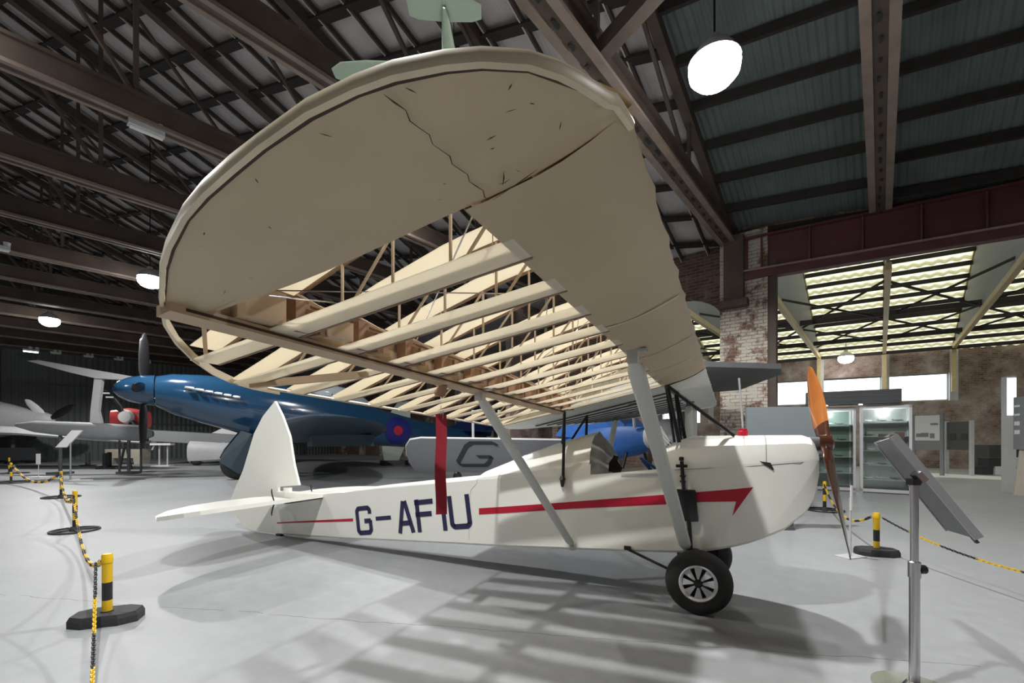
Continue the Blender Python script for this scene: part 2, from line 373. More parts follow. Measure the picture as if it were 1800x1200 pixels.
# arched brick wall left of the pier
mb = MB(); poly = []
def archwall(mb, b0, b1, a, zt, oc, ow, spring, rise, t=.35, sill=0):
    c0, c1 = oc-ow/2, oc+ow/2
    for q0, q1 in ((b0, c0), (c1, b1)):
        if q1-q0 > .01: mb.box(((q0+q1)/2, a, zt/2), (q1-q0, t, zt))
    n = 10; top = []
    for k in range(n+1):
        x = c0+(c1-c0)*k/n; z = spring+rise*math.sin(PI*k/n)**.7; top.append((x, z))
    for (x0, z0), (x1, z1) in zip(top, top[1:]):
        vs = [(x0, a-t/2, z0), (x1, a-t/2, z1), (x1, a-t/2, zt), (x0, a-t/2, zt)]; vs += [(x, y+t, z) for x, y, z in vs]
        mb.add(vs, [(0, 1, 2, 3), (4, 7, 6, 5), (0, 4, 5, 1), (2, 6, 7, 3)])
    if sill: mb.box((oc, a, sill/2), (ow, t, sill))
archwall(mb, -5.4, -2.95, 12.0, 6.0, -4.0, 1.9, 4.35, .55)
archwall(mb, -8.1, -5.4, 12.0, 6.0, -6.8, 2.2, 4.35, .55)
struct(mb, 'wall_right', M['brickdark'])
pb, pa = loc(5.57, 10.5)
mb = MB(); mb.box((-2.45, 11.75, 3.0), (1.0, .8, 6.0)); struct(mb, 'trim_%d' % ti, M['brick']); ti += 1
mb = MB(); mb.box((-2.62, 11.28, 5.15), (.42, .2, 1.5)); mb.box((-2.62, 11.24, 4.35), (.6, .28, .16)); mb.box((-1.87, 11.5, 2.6), (.16, .22, 5.2))
struct(mb, 'trim_%d' % ti, M['truss']); ti += 1
# red oxide girder over the opening
s0 = loc(5.57-.1, 10.5+.06); s1 = loc(5.57+.857*8, 10.5-.515*8)
g0 = Vector((s0[0]-.0, s0[1]-.28, 0)); g1 = Vector((s1[0], s1[1]-.28, 0))
mb = MB(); Z = lambda p, z: (p[0], p[1], z)
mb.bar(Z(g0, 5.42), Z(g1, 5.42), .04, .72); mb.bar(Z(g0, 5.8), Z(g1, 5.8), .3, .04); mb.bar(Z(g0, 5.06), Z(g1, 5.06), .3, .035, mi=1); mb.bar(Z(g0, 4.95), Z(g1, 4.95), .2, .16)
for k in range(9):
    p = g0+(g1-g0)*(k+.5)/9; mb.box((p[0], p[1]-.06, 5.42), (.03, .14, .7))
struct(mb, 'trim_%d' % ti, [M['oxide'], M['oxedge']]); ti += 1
mb = MB(); h0, h1 = g0+Vector((0, .28, 0)), g1+Vector((0, .28, 0)); mb.bar(Z(h0, 6.35), Z(h1, 6.35), .25, 1.1); struct(mb, 'wall_upper', M['brickdark'])
mb = MB(); mb.box((BR+.1, -3, 4.5), (.2, 30, 9)); struct(mb, 'wall_near', M['brickdark'])
mb = MB(); mb.box((-14, -18.1, 2.7), (40.4, .2, 5.4)); struct(mb, 'wall_behind', M['brickdark'])
# gable of the hall above the near wall and cladding of the left gable
for bb, nm in ((BL-.1, 'wall_gable'), (BR+.1, 'wall_gable')):
    mb = MB(); poly = [(-18, 5.4), (12.2, 5.8), (-2, 11.8)]
    mb.prism(poly, lambda a, z: (bb-.08, a, z), lambda a, z: (bb+.08, a, z)); struct(mb, nm, M['dgrey'])

# annexe ------------------------------------------------------------
PW = (16.96, 19.0); dW = (.857, -.515)
def wallpt(t): return loc(PW[0]+dW[0]*t, PW[1]+dW[1]*t)
def awall(mb, t0, t1, z0, z1, th=.35):
    p, q = wallpt(t0), wallpt(t1); mb.bar((p[0], p[1]+th/2, (z0+z1)/2), (q[0], q[1]+th/2, (z0+z1)/2), th, z1-z0)
mb = MB(); awall(mb, -14, 10, 0, 2.75 if False else .01)
mb = MB()
posts = [(-7.9, -6.6+.0), ]
TP = [-10.4, -7.85, -5.5, -3.19, -.85, 1.33]          # truss feet along the wall
awall(mb, -14, 12, 3.98, 4.95); awall(mb, -14, -11.0, 0, 3.98); awall(mb, -8.35, -5.75, 0, 3.98); awall(mb, -5.75, 1.33, 0, 2.80); awall(mb, 1.33, 12, 0, 3.98)
awall(mb, -11.0, -8.35, 0, 2.0); awall(mb, -9.85, -9.55, 2.0, 3.98)
struct(mb, 'wall_annexe', M['brickannex'])
mb = MB()
for t in TP: awall(mb, t-.13, t+.13, 2.0 if t < -7 else 2.8, 4.9, .5)
struct(mb, 'trim_%d' % ti, M['lgrey']); ti += 1
for i, (t0, t1, z0) in enumerate(((-11, -9.85, 2.0), (-9.55, -8.35, 2.0), (-5.75, -3.32, 2.8), (-3.06, -.98, 2.8), (-.72, 1.2, 2.8))):
    mb = MB(); p, q = wallpt(t0), wallpt(t1)
    for z in (z0+.03, 3.95): mb.bar((p[0], p[1]+.2, z), (q[0], q[1]+.2, z), .07, .07)
    for e in (p, q): mb.box((e[0], e[1]+.2, (z0+3.98)/2), (.06, .06, 3.98-z0))
    fr = struct(mb, 'window_%d' % (i+1), M['lgrey'])
    MB().bar((p[0], p[1]+.2, (z0+3.98)/2), (q[0], q[1]+.2, (z0+3.98)/2), .006, 3.9-z0).build('pane', M['pane'], fr)
# annexe trusses: horizontal bottom chord, sloping top chord, clad between
def zann(a, b):    # roof height above the annexe
    t = (b-.13)/2.2*.35
    return 4.98+.39*(25.3+t-a)
AB = [-8.9, -6.6, -4.4, -2.17, .13, 2.3, 4.5]
for b in AB:
    ae = 25.25+(b-.13)*.16; mb = MB()
    mb.bar((b, 12.6, 4.96), (b, ae, 4.96), .12, .16); mb.box((b, ae-.15, 4.1), (.14, .14, 1.9))
    mb.prism([(12.6, 5.05), (ae, 5.05), (12.6, zann(12.6, b)-.25)], lambda a, z: (b-.03, a, z), lambda a, z: (b+.03, a, z), 1)
    mb.bar((b, 12.6, zann(12.6, b)-.2), (b, ae, zann(ae, b)-.02), .12, .14)
    struct(mb, 'trim_%d' % ti, [M['cream'], M['grey']]); ti += 1
# purlins, braces and sheeting
rows = [12.4+.62*k for k in range(22)]
mb = MB(); mz = MB()
for k, a in enumerate(rows):
    mb.bar((-10, a-.9, zann(a, -2)-.12+.0), (6, a+.9, zann(a, -2)-.12), .06, .14)
mb.bar((-10, 21.2, 5.15), (6, 23.2, 5.15), .12, .16); mb.bar((-10, 17.2, 5.2), (6, 19.2, 5.2), .12, .16)
for b0, b1 in zip(AB, AB[1:]):
    for a0, a1 in ((14.5, 19), (19, 23.5)):
        mb.bar((b0, a0, 5.15), (b1, a1, 5.15), .05, .05); mb.bar((b0, a1, 5.2), (b1, a0, 5.2), .05, .05)
struct(mb, 'trim_%d' % ti, M['purlin']); ti += 1
nw = 260
for k, a in enumerate(rows):
    secs = []
    for j, aa in enumerate((a-.16, a+.62)):
        row = []
        for i in range(nw+1):
            b = -10+16*i/nw; sk = (b+2)*.112
            row.append((b, aa+sk, zann(aa, -2)+.03*math.sin(i*PI/2.5)+(.05 if j == 0 else 0)))
        secs.append(row)
    mz.loft(secs, False, False)
struct(mz, 'ceiling_annexe', M['sheet'], 60)
mb = MB(); mb.box((-10.1, 19.0, 3.6), (.2, 14, 10)); mb.box((6.6, 19.6, 3.6), (.2, 15.5, 10)); struct(mb, 'wall_annexe_end', M['brickannex'])

# ------------------------------------------------------------------ hanging lamps
def lamp(x, y, z, label, drop=1.6):
    t = empty('pendant_lamp', (x, y, z), 0, label, 'lamp', 'high bay pendant lamps')
    q = MB().lathe([(.0, .28), (.06, .28), (.08, .2), (.2, .12), (.285, -.02), (.275, -.02), (.18, .1)], seg=24).build('lamp_shade', M['lgrey'], t, 40)
    q = MB().lathe([(0, .06), (.15, .05), (.25, .0), (.285, -.08), (.27, -.17), (.2, -.25), (.1, -.29), (0, -.30)], seg=24).build('diffuser', M['lampglass'], t, 60)
    q = MB().tube([(0, 0, .28), (0, 0, drop)], .012, 6).build('suspension_cable', M['black'], t)
    return t
LL = ['large glowing round pendant lamp above the wing at upper right', 'glowing pendant lamp beside the rounded wing tip', 'small glowing pendant lamp at far left under the trusses',
      'pendant lamp above and behind the viewer', 'pendant lamp left of the near wing tip', 'pendant lamp right above the display stand', 'pendant lamp over the blue fighter tail', 'pendant lamp over the left barriers']
for (x, y, z, p), lb in list(zip(LAMPS, LL))[:3]:
    b_l, a_l = loc(x, y); lamp(x, y, z, lb, zroof(a_l)-z+.02 if a_l < 12 else .4)
for (x, y, z, p), lb in list(zip(LAMPS, LL))[3:]:
    b_l, a_l = loc(x, y); t = lamp(x, y, z, lb, max(.4, zroof(a_l)-z+.02) if a_l < 12 else .4)
for q, (X, Y, z) in (('small round pendant lamp glowing under the annexe roof', (14.3, 19.1, 4.75)),):
    t = lamp(X, Y, z, q, 2.2)
def fixture(X, Y, z, sx, label, m, grp='tube light fittings on the roof and eave light gaps'):
    t = empty('tube_fitting_or_eave_gap', (X, Y, z), HR+PI/2, label, 'light fitting', grp)
    MB().box((0, 0, .0), (.42*sx, .13*sx, .07*sx)).build('housing', M['lgrey'], t)
    MB().lathe([(0, 0), (.06*sx, .02), (.07*sx, .1*sx), (.0, .12*sx)], (-.02, .02, .03*sx)).build('end_cap', M['lgrey'], t, 40)
    MB().lathe([(0, 0), (.05*sx, .02), (.06*sx, .1*sx), (.0, .12*sx)], (.16*sx, 0, .03*sx)).build('end_cap', M['lgrey'], t, 40)
    MB().tube([(-.19*sx, .0, -.05*sx), (.19*sx, 0, -.05*sx)], .03*sx, 8).build('tube', m, t, 40)  # at the eave gaps this is an added stand-in, not a real tube
p = W(-8.3, 1.6, ZC-.04)
fixture(-5.33, 6.5, ZC-.04, 1, 'white unlit fitting on a truss chord left of the wing', M['paper'])
fixture(-12.1, 10.45, ZC-.05, 1.1, 'white fitting on a truss chord at the left edge', M['paper'])
fixture(-23.3, 21.6, 5.5, 1.3, 'small glowing box standing in for light leaking at the far left eave', M['tube'])  # no real fitting: added glow for daylight leaking at the eave
fixture(-25.2, 29.0, 5.6, 1.6, 'small glowing box standing in for an eave light gap in the dark far corner', M['tube'])  # added glow for an eave gap, not a lamp
for k in range(4): fixture(-22.4+.75*k, 21.9+.9*k, 5.45, .9, 'dim box in place of an eave light gap, far left wall, %s of four' % ['first', 'second', 'third', 'last'][k], M['lgrey'], 'row of eave light gaps')  # added boxes where daylight leaks along the eave

# ================================================================== the cream parasol-wing light aircraft
PSI = .4497
P = empty('light_aircraft', (1.533, 3.531, 0), -PSI, 'cream parasol-wing light aircraft with G-AFIU on its side and half its wing uncovered', 'aircraft')
ZW = 1.674
def zF(s): return -.03+.035*(s-.33)/2.8
def zb(x, s):
    zr = -.204+.10*(s-.33)/2.8; f = zF(s); return ZW+f+(x-.25)*(zr-f)/.82
UPX = [-.012, 0, .02, .06, .12, .25, .4, .6, .9, 1.1, 1.4, 1.67]
UPZ = [.058, .075, .105, .14, .172, .207, .222, .215, .17, .13, .062, .01]
def up(x): return interp(x, UPX, UPZ)
def zlow(x, s): return zb(x, s)+(.045*(1-x/.25)**2 if 0 <= x < .25 else (.052 if x < 0 else 0))*max(0, min(1, 1-(s-3.13)/.1))
def V3(x, s, z, side=1): return Vector((-x, -s*side, z))
SR, PP = .342, .2535
OUT = [(-.006, 3.2), (.001, 3.223), (.01, 3.249), (.024, 3.278), (.041, 3.307), (.068, 3.341), (.114, 3.375), (.153, 3.395), (.213, 3.417), (.265, 3.427), (.341, 3.434),
       (.439, 3.430), (.518, 3.422), (.603, 3.412), (.689, 3.395), (.805, 3.360), (.896, 3.325), (1.069, 3.243), (1.211, 3.166), (1.339, 3.072), (1.468, 2.953), (1.581, 2.823), (1.65, 2.709), (1.685, 2.6), (1.70, 2.463)]
def sout(x): return interp(x, [p[0] for p in OUT], [p[1] for p in OUT])
def wing_skin_leading(side, s0, s1, xr, name, m, parent):
    mb = MB(); secs = []; n = 44
    lowx = [xr-(xr)*k/6 for k in range(7)]; upx = [-.012, -.004, .01, .03, .06, .12, .2, .3]
    for i in range(n+1):
        s = s0+(s1-s0)*i/n; ph = ((3.13-s)/PP) % 1.0; rib = max(0, 1-min(ph, 1-ph)*7); sec = []
        for x in lowx: sec.append(V3(x, s, zlow(x, s)+.003*math.sin(s*9+x*20)*(1 if x < .2 else 0), side))
        for x in upx:
            dx = -.007*rib if x < .03 else 0
            sec.append(V3(x+dx, s, zb(x, s)+up(x), side))
        secs.append(sec)
    mb.loft(secs, False, False)
    return mb.build(name, m, parent, 50)
def tip_skin(side, name, m, parent, xmax=1.085, s0=3.128):
    mb = MB(); xs = [-.004, .004, .015, .03, .05, .08, .12, .17, .232]+[.232+(xmax-.232)*k/14 for k in range(1, 15)]
    for kind in (0, 1):
        secs = []
        for x in xs:
            so = max(sout(x)-.004, s0+.01); row = []
            for k in range(13):
                u = math.sin(PI/2*k/12); s = s0+(so-s0)*u
                zl = zlow(max(x, 0), s)
                if kind == 0: z = zl + .006*math.sin(k*1.3+x*7)*(1-u)
                else: z = min(zb(x, s)+up(x), zl+.006+.14*(so-s))
                row.append(V3(x, s, z, side))
            secs.append(row)
        mb.loft(secs, False, False)
    return mb.build(name, m, parent, 50)
def bow(side, m, parent, pts=None, tk=.010, h=.030):
    secs = []; pl = [(x, s) for x, s in OUT]
    pl = [(-.008, 3.1)]+pl
    for i, (x, s) in enumerate(pl):
        a = pl[max(0, i-1)]; b = pl[min(len(pl)-1, i+1)]; t = Vector((b[0]-a[0], b[1]-a[1])).normalized(); nrm = Vector((t.y, -t.x))
        if nrm.dot(Vector((x-.6, s-2.6))) < 0: nrm = -nrm
        hh = h*(.9 if x > .5 else .75); z0 = zlow(max(x, 0), s)-.006; o = nrm*tk
        secs.append([V3(x, s, z0, side), V3(x+o.x*.8, s+o.y*.8, z0+.002, side), V3(x+o.x, s+o.y, z0+hh*.5, side), V3(x+o.x*.6, s+o.y*.6, z0+hh, side), V3(x-o.x*.2, s-o.y*.2, z0+hh, side)])
    return MB().loft(secs).build('wingtip_bow', m, parent, 40)
# starboard (near) wing: uncovered
wing_skin_leading(1, SR-.0, 3.13, .290, 'leading_edge_skin', M['ply'], P)
ts_ = tip_skin(1, 'wingtip_skin', M['ply'], P)
bow(1, M['bow'], P)
# splits, seams and grazes in the doped skin
def smear(pts, w0, zoff=-.0045):
    secs = []
    for i, (x, s) in enumerate(pts):
        a = pts[max(0, i-1)]; b = pts[min(len(pts)-1, i+1)]; t = Vector((b[0]-a[0], b[1]-a[1])).normalized(); nn = Vector((t.y, -t.x))
        ww = w0*(.4+.8*random.random())*(0.25 if i in (0, len(pts)-1) else 1)
        secs.append([V3(x+nn.x*ww, s+nn.y*ww, zlow(x, s)+zoff-.002), V3(x-nn.x*ww, s-nn.y*ww, zlow(x, s)+zoff-.002)])
    MB().loft(secs, False, False).build('skin_split', M['dirt'], P)
smear([(.232+.004*math.sin(k*2.1), 3.134+.277*k/16) for k in range(17)], .0016)
smear([(.232-.1*k/8, 3.134+.02*k/8) for k in range(9)], .0011)
for (x, s) in ((.30, 3.19), (.27, 3.22), (.17, 3.25), (.16, 3.18), (.12, 3.3), (.15, 3.27), (.75, 3.33), (.6, 3.3), (.9, 3.2), (.8, 3.2), (.5, 3.4), (.35, 3.41), (.2, 3.39), (.1, 3.33), (.08, 3.29), (.06, 3.24), (.95, 3.17), (.7, 3.36)):
    a = random.uniform(0, 6.3); l_ = random.uniform(.003, .009); smear([(x, s), (x+l_*math.cos(a), s+l_*math.sin(a)), (x+2*l_*math.cos(a), s+2*l_*math.sin(a))], .0013)
arrow = [(.185, 3.155), (.175, 3.185)]
smear([(.195, 3.16), (.185, 3.175), (.178, 3.19)], .0022); smear([(.178, 3.166), (.19, 3.163), (.2, 3.168)], .0018)
smear([(x, s_-.0035) for x, s_ in OUT[3:18]], .0035, -.002)
# root rib edges between the ply bays along the leading edge
for s in (2.17, 1.49, 1.0):
    mb = MB(); mb.loft([[V3(x, s-.006, zlow(x, s)-.004), V3(x, s+.006, zlow(x, s)-.004)] for x in [.26-.26*k/8 for k in range(9)]], False, False)
    mb.build('skin_seam', M['bow'], P)
# spars
def spar(side, x0, x1, s0, s1, zo0, zo1, name, m, par=P):
    mb = MB(); secs = []
    for k in range(5):
        s = s0+(s1-s0)*k/4
        secs.append([V3(x0, s, zb(x0, s)+zo0, side), V3(x1, s, zb(x1, s)+zo0, side), V3(x1, s, zb(x1, s)+zo1, side), V3(x0, s, zb(x0, s)+zo1, side)])
    return mb.loft(secs).build(name, m, par)
spar(1, .262, .284, SR, 3.12, .012, .19, 'front_spar', M['spar'])
rs = spar(1, 1.075, 1.10, SR, 3.22, .0, .115, 'rear_spar', M['spar'])
spar(1, 1.058, 1.118, SR, 3.235, -.022, .004, 'rear_spar_flange', M['spar'])
spar(1, 1.058, 1.118, SR, 3.2, .112, .124, 'rear_spar_flange', M['sparb'])
# a dark groove and blocks on the rear spar
mb = MB(); mb.loft([[V3(1.057, s, zb(1.07, s)-.004), V3(1.057, s, zb(1.07, s)-.012)] for s in (SR, 1.5, 3.2)], False, False); mb.build('spar_joint', M['dirt'], P)
# ribs
def rib(n, side=1):
    s = SR+(11-n)*PP; t = .009
    mb = MB(); mb.cur = 0; xs = [.262+(1.06-.262)*k/9 for k in range(10)]
    w0 = .10                                    # strip of fabric left on the lower cap, outboard side
    mb.loft([[V3(x, s, zb(x, s)-.001), V3(x, s+w0, zb(x, s)+.001), V3(x, s+w0, zb(x, s)+.004), V3(x, s, zb(x, s)+.003)] for x in xs], True, True, 0)
    xe = 1.655 if s < 2.4 else interp(-(s+.06), [-p[1] for p in OUT[17:]], [p[0] for p in OUT[17:]])-.01
    xu = [.29+(xe-.29)*k/16 for k in range(17)]
    mb.loft([[V3(x, s-.005, zb(x, s)+up(x)), V3(x, s+.09, zb(x, s)+up(x)+.003), V3(x, s+.09, zb(x, s)+up(x)+.006), V3(x, s-.005, zb(x, s)+up(x)+.003)] for x in xu], True, True, 0)
    xl = [1.125+(xe-1.125)*k/7 for k in range(8)]
    zl = lambda x: zb(x, s)+.004*(x-1.12)
    mb.loft([[V3(x, s, zl(x)-.001), V3(x, s+.09, zl(x)), V3(x, s+.09, zl(x)+.003), V3(x, s, zl(x)+.003)] for x in xl], True, True, 0)
    # wooden caps
    for seq, f in ((xs, lambda x: zb(x, s)-.003), (xl, lambda x: zl(x)-.003), (xu, lambda x: zb(x, s)+up(x)-.008)):
        mb.loft([[V3(x, s-t/2-.004, f(x)), V3(x, s+t/2-.004, f(x)), V3(x, s+t/2-.004, f(x)+.008), V3(x, s-t/2-.004, f(x)+.008)] for x in seq], True, True, 1)
    r = mb.build('wing_rib', [M['strip'], M['ribcap']], P, 30)
    q = [.30, .49, .68, .87, 1.06]; st = lambda p0, p1: MB().bar(p0, p1, .0065, .0065, (0, 1, 0)).build('truss_stick', M['stick'], r)
    for i, x in enumerate(q):
        if 0 < i < 4: st(V3(x, s, zb(x, s)+.004), V3(x, s, zb(x, s)+up(x)-.004))
        if i in (0, 2, 3):
            x2 = q[i+1]; lo, hi = (x, x2) if i % 2 else (x2, x)
            st(V3(lo, s, zb(lo, s)+.004), V3(hi, s, zb(hi, s)+up(hi)-.004))
    if xe > 1.5:
        for x, x2 in ((1.2, 1.32), (1.42, 1.32)): st(V3(x, s, zb(x, s)+.004), V3(x2, s, zb(x2, s)+up(x2)-.004))
    mb = MB()                                     # ply gussets at the rear spar
    for dx, sg in ((-.07, -1), (.0, 1)):
        mb.add([V3(1.06+dx, s-.006, zb(1.06, s)+.004), V3(1.06+dx, s-.006, zb(1.06, s)+.07), V3(1.06, s+.03, zb(1.06, s)+.105), V3(1.06, s+.03, zb(1.06, s)+.01)], [(0, 1, 2, 3)])
    mb.box(V3(1.035, s+.02, zb(1.06, s)+.055), (.045, .05, .1)); mb.box(V3(1.02, s-.04, zb(1.06, s)+.04), (.06, .03, .07)); mb.build('gusset', M['sparb'], r)
for n in range(1, 12): rib(n)
# trailing edge strip, drag wires, odd batten
mb = MB(); mb.tube([V3(1.668, s, zb(1.668, s)+.006) for s in (SR, 1.2, 2.0, 2.55)], .008, 6); mb.build('trailing_edge_strip', M['bow'], P)
mb = MB()
for a, b_, z in (((.28, 3.05), (1.06, 2.3), .1), ((.28, 2.3), (1.06, 3.05), .09), ((.28, 2.1), (1.06, 1.3), .1), ((1.06, 3.1), (.9, 2.85), .07)):
    mb.tube([V3(a[0], a[1], zb(*a)+z), V3(b_[0], b_[1], zb(*b_)+z)], .0022, 5)
mb.build('drag_wire', M['chrome'], P)
mb = MB()
for k in range(5):
    s = 2.95-.5*k; pts = []
    for j in range(7): pts.append(V3(.33+.05*k+.01*j, s-.02*j, zb(.35, s)+.19-.19*(j/6)+.008*math.sin(j*2.3)))
    mb.tube(pts, .0014, 4)
mb.build('loose_thread', M['stick'], P)
mb = MB(); mb.bar(V3(1.64, 2.64, zb(1.64, 2.64)+.0), V3(1.2, 2.43, zb(1.2, 2.43)-.012), .03, .028); mb.build('loose_batten', M['spar'], P)
mb = MB(); mb.bar(V3(.272, 3.136, zb(.27, 3.13)+.014), V3(1.07, 3.136, zb(1.07, 3.13)+.014), .012, .02); mb.bar(V3(1.08, 3.15, zb(1.08, 3.15)+.05), V3(1.5, 2.9, zb(1.5, 2.9)+.03), .012, .012)
mb.box(V3(1.04, 3.02, zb(1.04, 3)+.05), (.07, .12, .09)); mb.box(V3(1.0, 2.78, zb(1.04, 3)+.03), (.05, .1, .06)); mb.build('tip_rib', M['spar'], P)
mb = MB(); mb.lathe([(.0, -.03), (.018, -.02), (.02, .03), (0, .035)], V3(1.05, 2.9, zb(1.05, 2.9)+.03), 'y', 12); mb.build('pulley', M['alu'], P, 40)
mb = MB(); mb.tube([V3(1.1, 2.02, zb(1.1, 2)-.01), V3(1.13, 2.0, zb(1.1, 2)-.05), V3(1.17, 1.97, zb(1.15, 2)-.04)], [.02, .028, .02], 10); mb.build('aileron_bracket', M['sparb'], P, 40)

# port (far) wing: covered
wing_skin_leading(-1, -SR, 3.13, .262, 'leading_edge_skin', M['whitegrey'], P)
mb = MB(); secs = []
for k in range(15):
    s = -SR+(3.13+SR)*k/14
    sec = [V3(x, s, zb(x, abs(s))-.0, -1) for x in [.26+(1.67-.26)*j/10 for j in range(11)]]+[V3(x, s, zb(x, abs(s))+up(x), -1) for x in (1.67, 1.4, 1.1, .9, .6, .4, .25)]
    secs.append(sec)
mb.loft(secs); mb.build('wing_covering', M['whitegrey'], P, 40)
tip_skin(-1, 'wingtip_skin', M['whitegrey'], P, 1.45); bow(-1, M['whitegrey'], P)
mb = MB()
for k in range(10):
    s = .1+.3*k
    for o in (0, .018): mb.bar(V3(.3, s+o, zb(.3, s)-.006, -1), V3(1.5, s+o, zb(1.5, s)-.006, -1), .007, .01)
mb.build('rib_tape', M['dgrey'], P)
mb = MB()
for s, x0, x1 in ((.35, .5, .75), (.9, .2, .5), (1.5, .7, 1.0)): mb.box(V3((x0+x1)/2, s, zb((x0+x1)/2, s)-.008, -1), (x1-x0, .07, .006))
mb.build('inspection_panel', M['dgrey'], P)
spar(-1, .24, .27, -SR, .3, -.012, .0, 'centre_section_spar', M['dgrey'])

# ------------------------------------------------------------ fuselage
def hw(x): return interp(x, [-.73, -.69, -.6, -.45, -.2, 1.6, 5.02], [.15, .19, .235, .27, .3, .3, .035])
BX = [-.725, -.71, -.69, -.66, -.632, -.56, -.513, -.44, -.375, -.29, -.2, -.05, .1, .56, 1.03, 1.6, 2.18, 3.0, 3.78, 4.4, 5.014]
BZ = [.975, .89, .82, .76, .72, .655, .61, .572, .538, .5, .468, .425, .392, .352, .318, .278, .235, .17, .105, .062, .028]
def zbot(x): return interp(x, BX, BZ)
def zs(x): return interp(x, [-.73, -.69, -.3, .3, .83, 1.93, 2.53, 3.24, 4.08, 4.62, 5.02], [1.10, 1.10, 1.06, 1.012, .95, .862, .785, .70, .59, .565, .56])
def hull(x):   # open-topped U section
    h = hw(x); z0 = zbot(x); z1 = zs(x); r = min(.02, h*.3)
    return [Vector((-x, -h, z1)), Vector((-x, -h, z0+(z1-z0)*.5)), Vector((-x, -h, z0+r)), Vector((-x, -h+r, z0)), Vector((-x, h-r, z0)), Vector((-x, h, z0+r)), Vector((-x, h, z0+(z1-z0)*.5)), Vector((-x, h, z1))]
xs = sorted(set(BX+[.3, .8, 1.3, 1.9, 2.6, 3.4, 4.1, 4.7]))
mb = MB().loft([hull(x) for x in xs], False, False)
q = hull(-.725); mb.add(q, [tuple(range(8))]); q = hull(5.014); mb.add(q, [tuple(range(8))])
fus = mb.build('fuselage', M['white'], P, 25)
def deck(x, ztop, k):   # roof of the body: k=1 rounded
    h = hw(x); z1 = zs(x); d = ztop-z1
    pr = [(1, 0), (.97, .35), (.88, .66), (.68, .88), (.36, .98), (0, 1), (-.36, .98), (-.68, .88), (-.88, .66), (-.97, .35), (-1, 0)] if k else [(1, 0), (.96, .22), (.80, .44), (.62, .66), (.36, .9), (0, 1), (-.36, .9), (-.62, .66), (-.80, .44), (-.96, .22), (-1, 0)]
    return [Vector((-x, -h*a, z1+d*b)) for a, b in pr]
def cowltop(x): return interp(x, [-.725, -.705, -.685, -.64, -.3, .1, .16, .29, .31], [1.14, 1.22, 1.25, 1.268, 1.268, 1.262, 1.24, 1.19, 1.16])
mb = MB(); cs = [-.725, -.705, -.685, -.64, -.42, -.2, .0, .1, .16, .2, .3]
mb.loft([deck(x, cowltop(x), 1) for x in cs], False, False); mb.add(deck(-.725, 1.14, 1), [tuple(range(11))]); mb.add(deck(.3, 1.16, 1), [tuple(range(11))])
cowl = mb.build('engine_cowling', M['white'], P, 25)
mb = MB()
def seam(pts, m=.0022):
    mb.tube(pts, m, 4)
seam([Vector((-x, -hw(x)-.001, zs(x)-.012)) for x in (-.72, -.6, -.45, -.3, .0, .2)])
seam([p+Vector((0, -.001, .001)) for p in deck(-.40, 1.268, 1)[:6]]); mb.build('cowling_seam', M['grey'], P)
mb = MB(); mb.add([(.355, -.291, 1.085), (.425, -.280, 1.075), (.445, -.278, 1.03), (.44, -.279, 1.022)], [(0, 1, 2, 3)]); mb.build('cowling_louvre', M['dark'], P)
MB().lathe([(0, 0), (.035, 0), (.038, .035), (.03, .04), (.028, .055), (0, .06)], (.26, -.06, 1.262)).build('fuel_cap', M['red'], P, 40)
MB().tube([(.26, -.06, 1.32), (.235, -.06, 1.7)], .007, 8).build('fuel_gauge_rod', M['lgrey'], P, 40)
# headrest fairing and rear deck
def reartop(x): return interp(x, [.83, .86, 1.235, 1.557, 1.93], [1.31, 1.305, 1.2, 1.09, .935])
mb = MB(); mb.loft([deck(x, reartop(x), 0) for x in (.85, 1.0, 1.235, 1.4, 1.557, 1.75, 1.93)], False, False); mb.add(deck(1.93, .935, 0), [tuple(range(11))])
mb.build('headrest_fairing', M['white'], P, 12)
mb = MB(); mb.loft([deck(x, interp(x, [1.9, 2.53, 3.24, 4.08, 4.62, 5.014], [.895, .82, .73, .607, .58, .57]), 1) for x in (1.88, 2.2, 2.53, 3.24, 4.08, 4.62, 5.014)], False, False)
mb.build('rear_decking', M['white'], P, 30)
mb = MB(); 
seam([Vector((-1.93, -hw(1.93)-.002, z)) for z in (.87, .83)]+[Vector((-2.0, -hw(2)-.002, .76)), Vector((-2.02, -hw(2.02)-.002, .62)), Vector((-2.02, -hw(2.02)-.002, .3))], .0015)
mb.build('fabric_seam', M['lgrey'], P)
# cockpit
mb = MB(); secs = []
for k in range(9):
    t = PI*k/8; secs.append([Vector((-.86+.0, -.30*math.cos(t), .94+.355*math.sin(t)**.8)), Vector((-.80, -.27*math.cos(t), .93+.31*math.sin(t)**.8)), Vector((-.72+.02*math.sin(k*3), -.285*math.cos(t)*(.9), .90+.20*math.sin(t)))])
mb.loft(secs, False, False); mb.build('cockpit_coaming', M['padding'], P, 60)
mb = MB(); mb.box((-.56, 0, .5), (.5, .5, .03)); mb.bar((-.72, 0, .52), (-.84, 0, .92), .42, .04, (1, 0, 0)); mb.build('pilot_seat', M['padding'], P)
MB().box((-.31, 0, .99), (.02, .5, .2)).build('instrument_panel', M['dgrey'], P)
mb = MB()
for y, z, r in ((-.12, 1.0, .045), (0, 1.01, .045), (.12, 1.0, .045)): mb.lathe([(0, 0), (r, 0), (r, .012), (0, .012)], (-.335, y, z), 'x', 14)
mb.build('instrument_dial', M['black'], P)
MB().tube([(-.5, 0, .45), (-.46, 0, .8), (-.45, 0, .86)], [.012, .012, .018], 8).build('control_stick', M['black'], P)
mb = MB(); mb.bar((-.30, -.301, .968), (-.60, -.301, .958), .012, .02); mb.build('cockpit_rim', M['lgrey'], P)
mb = MB(); 
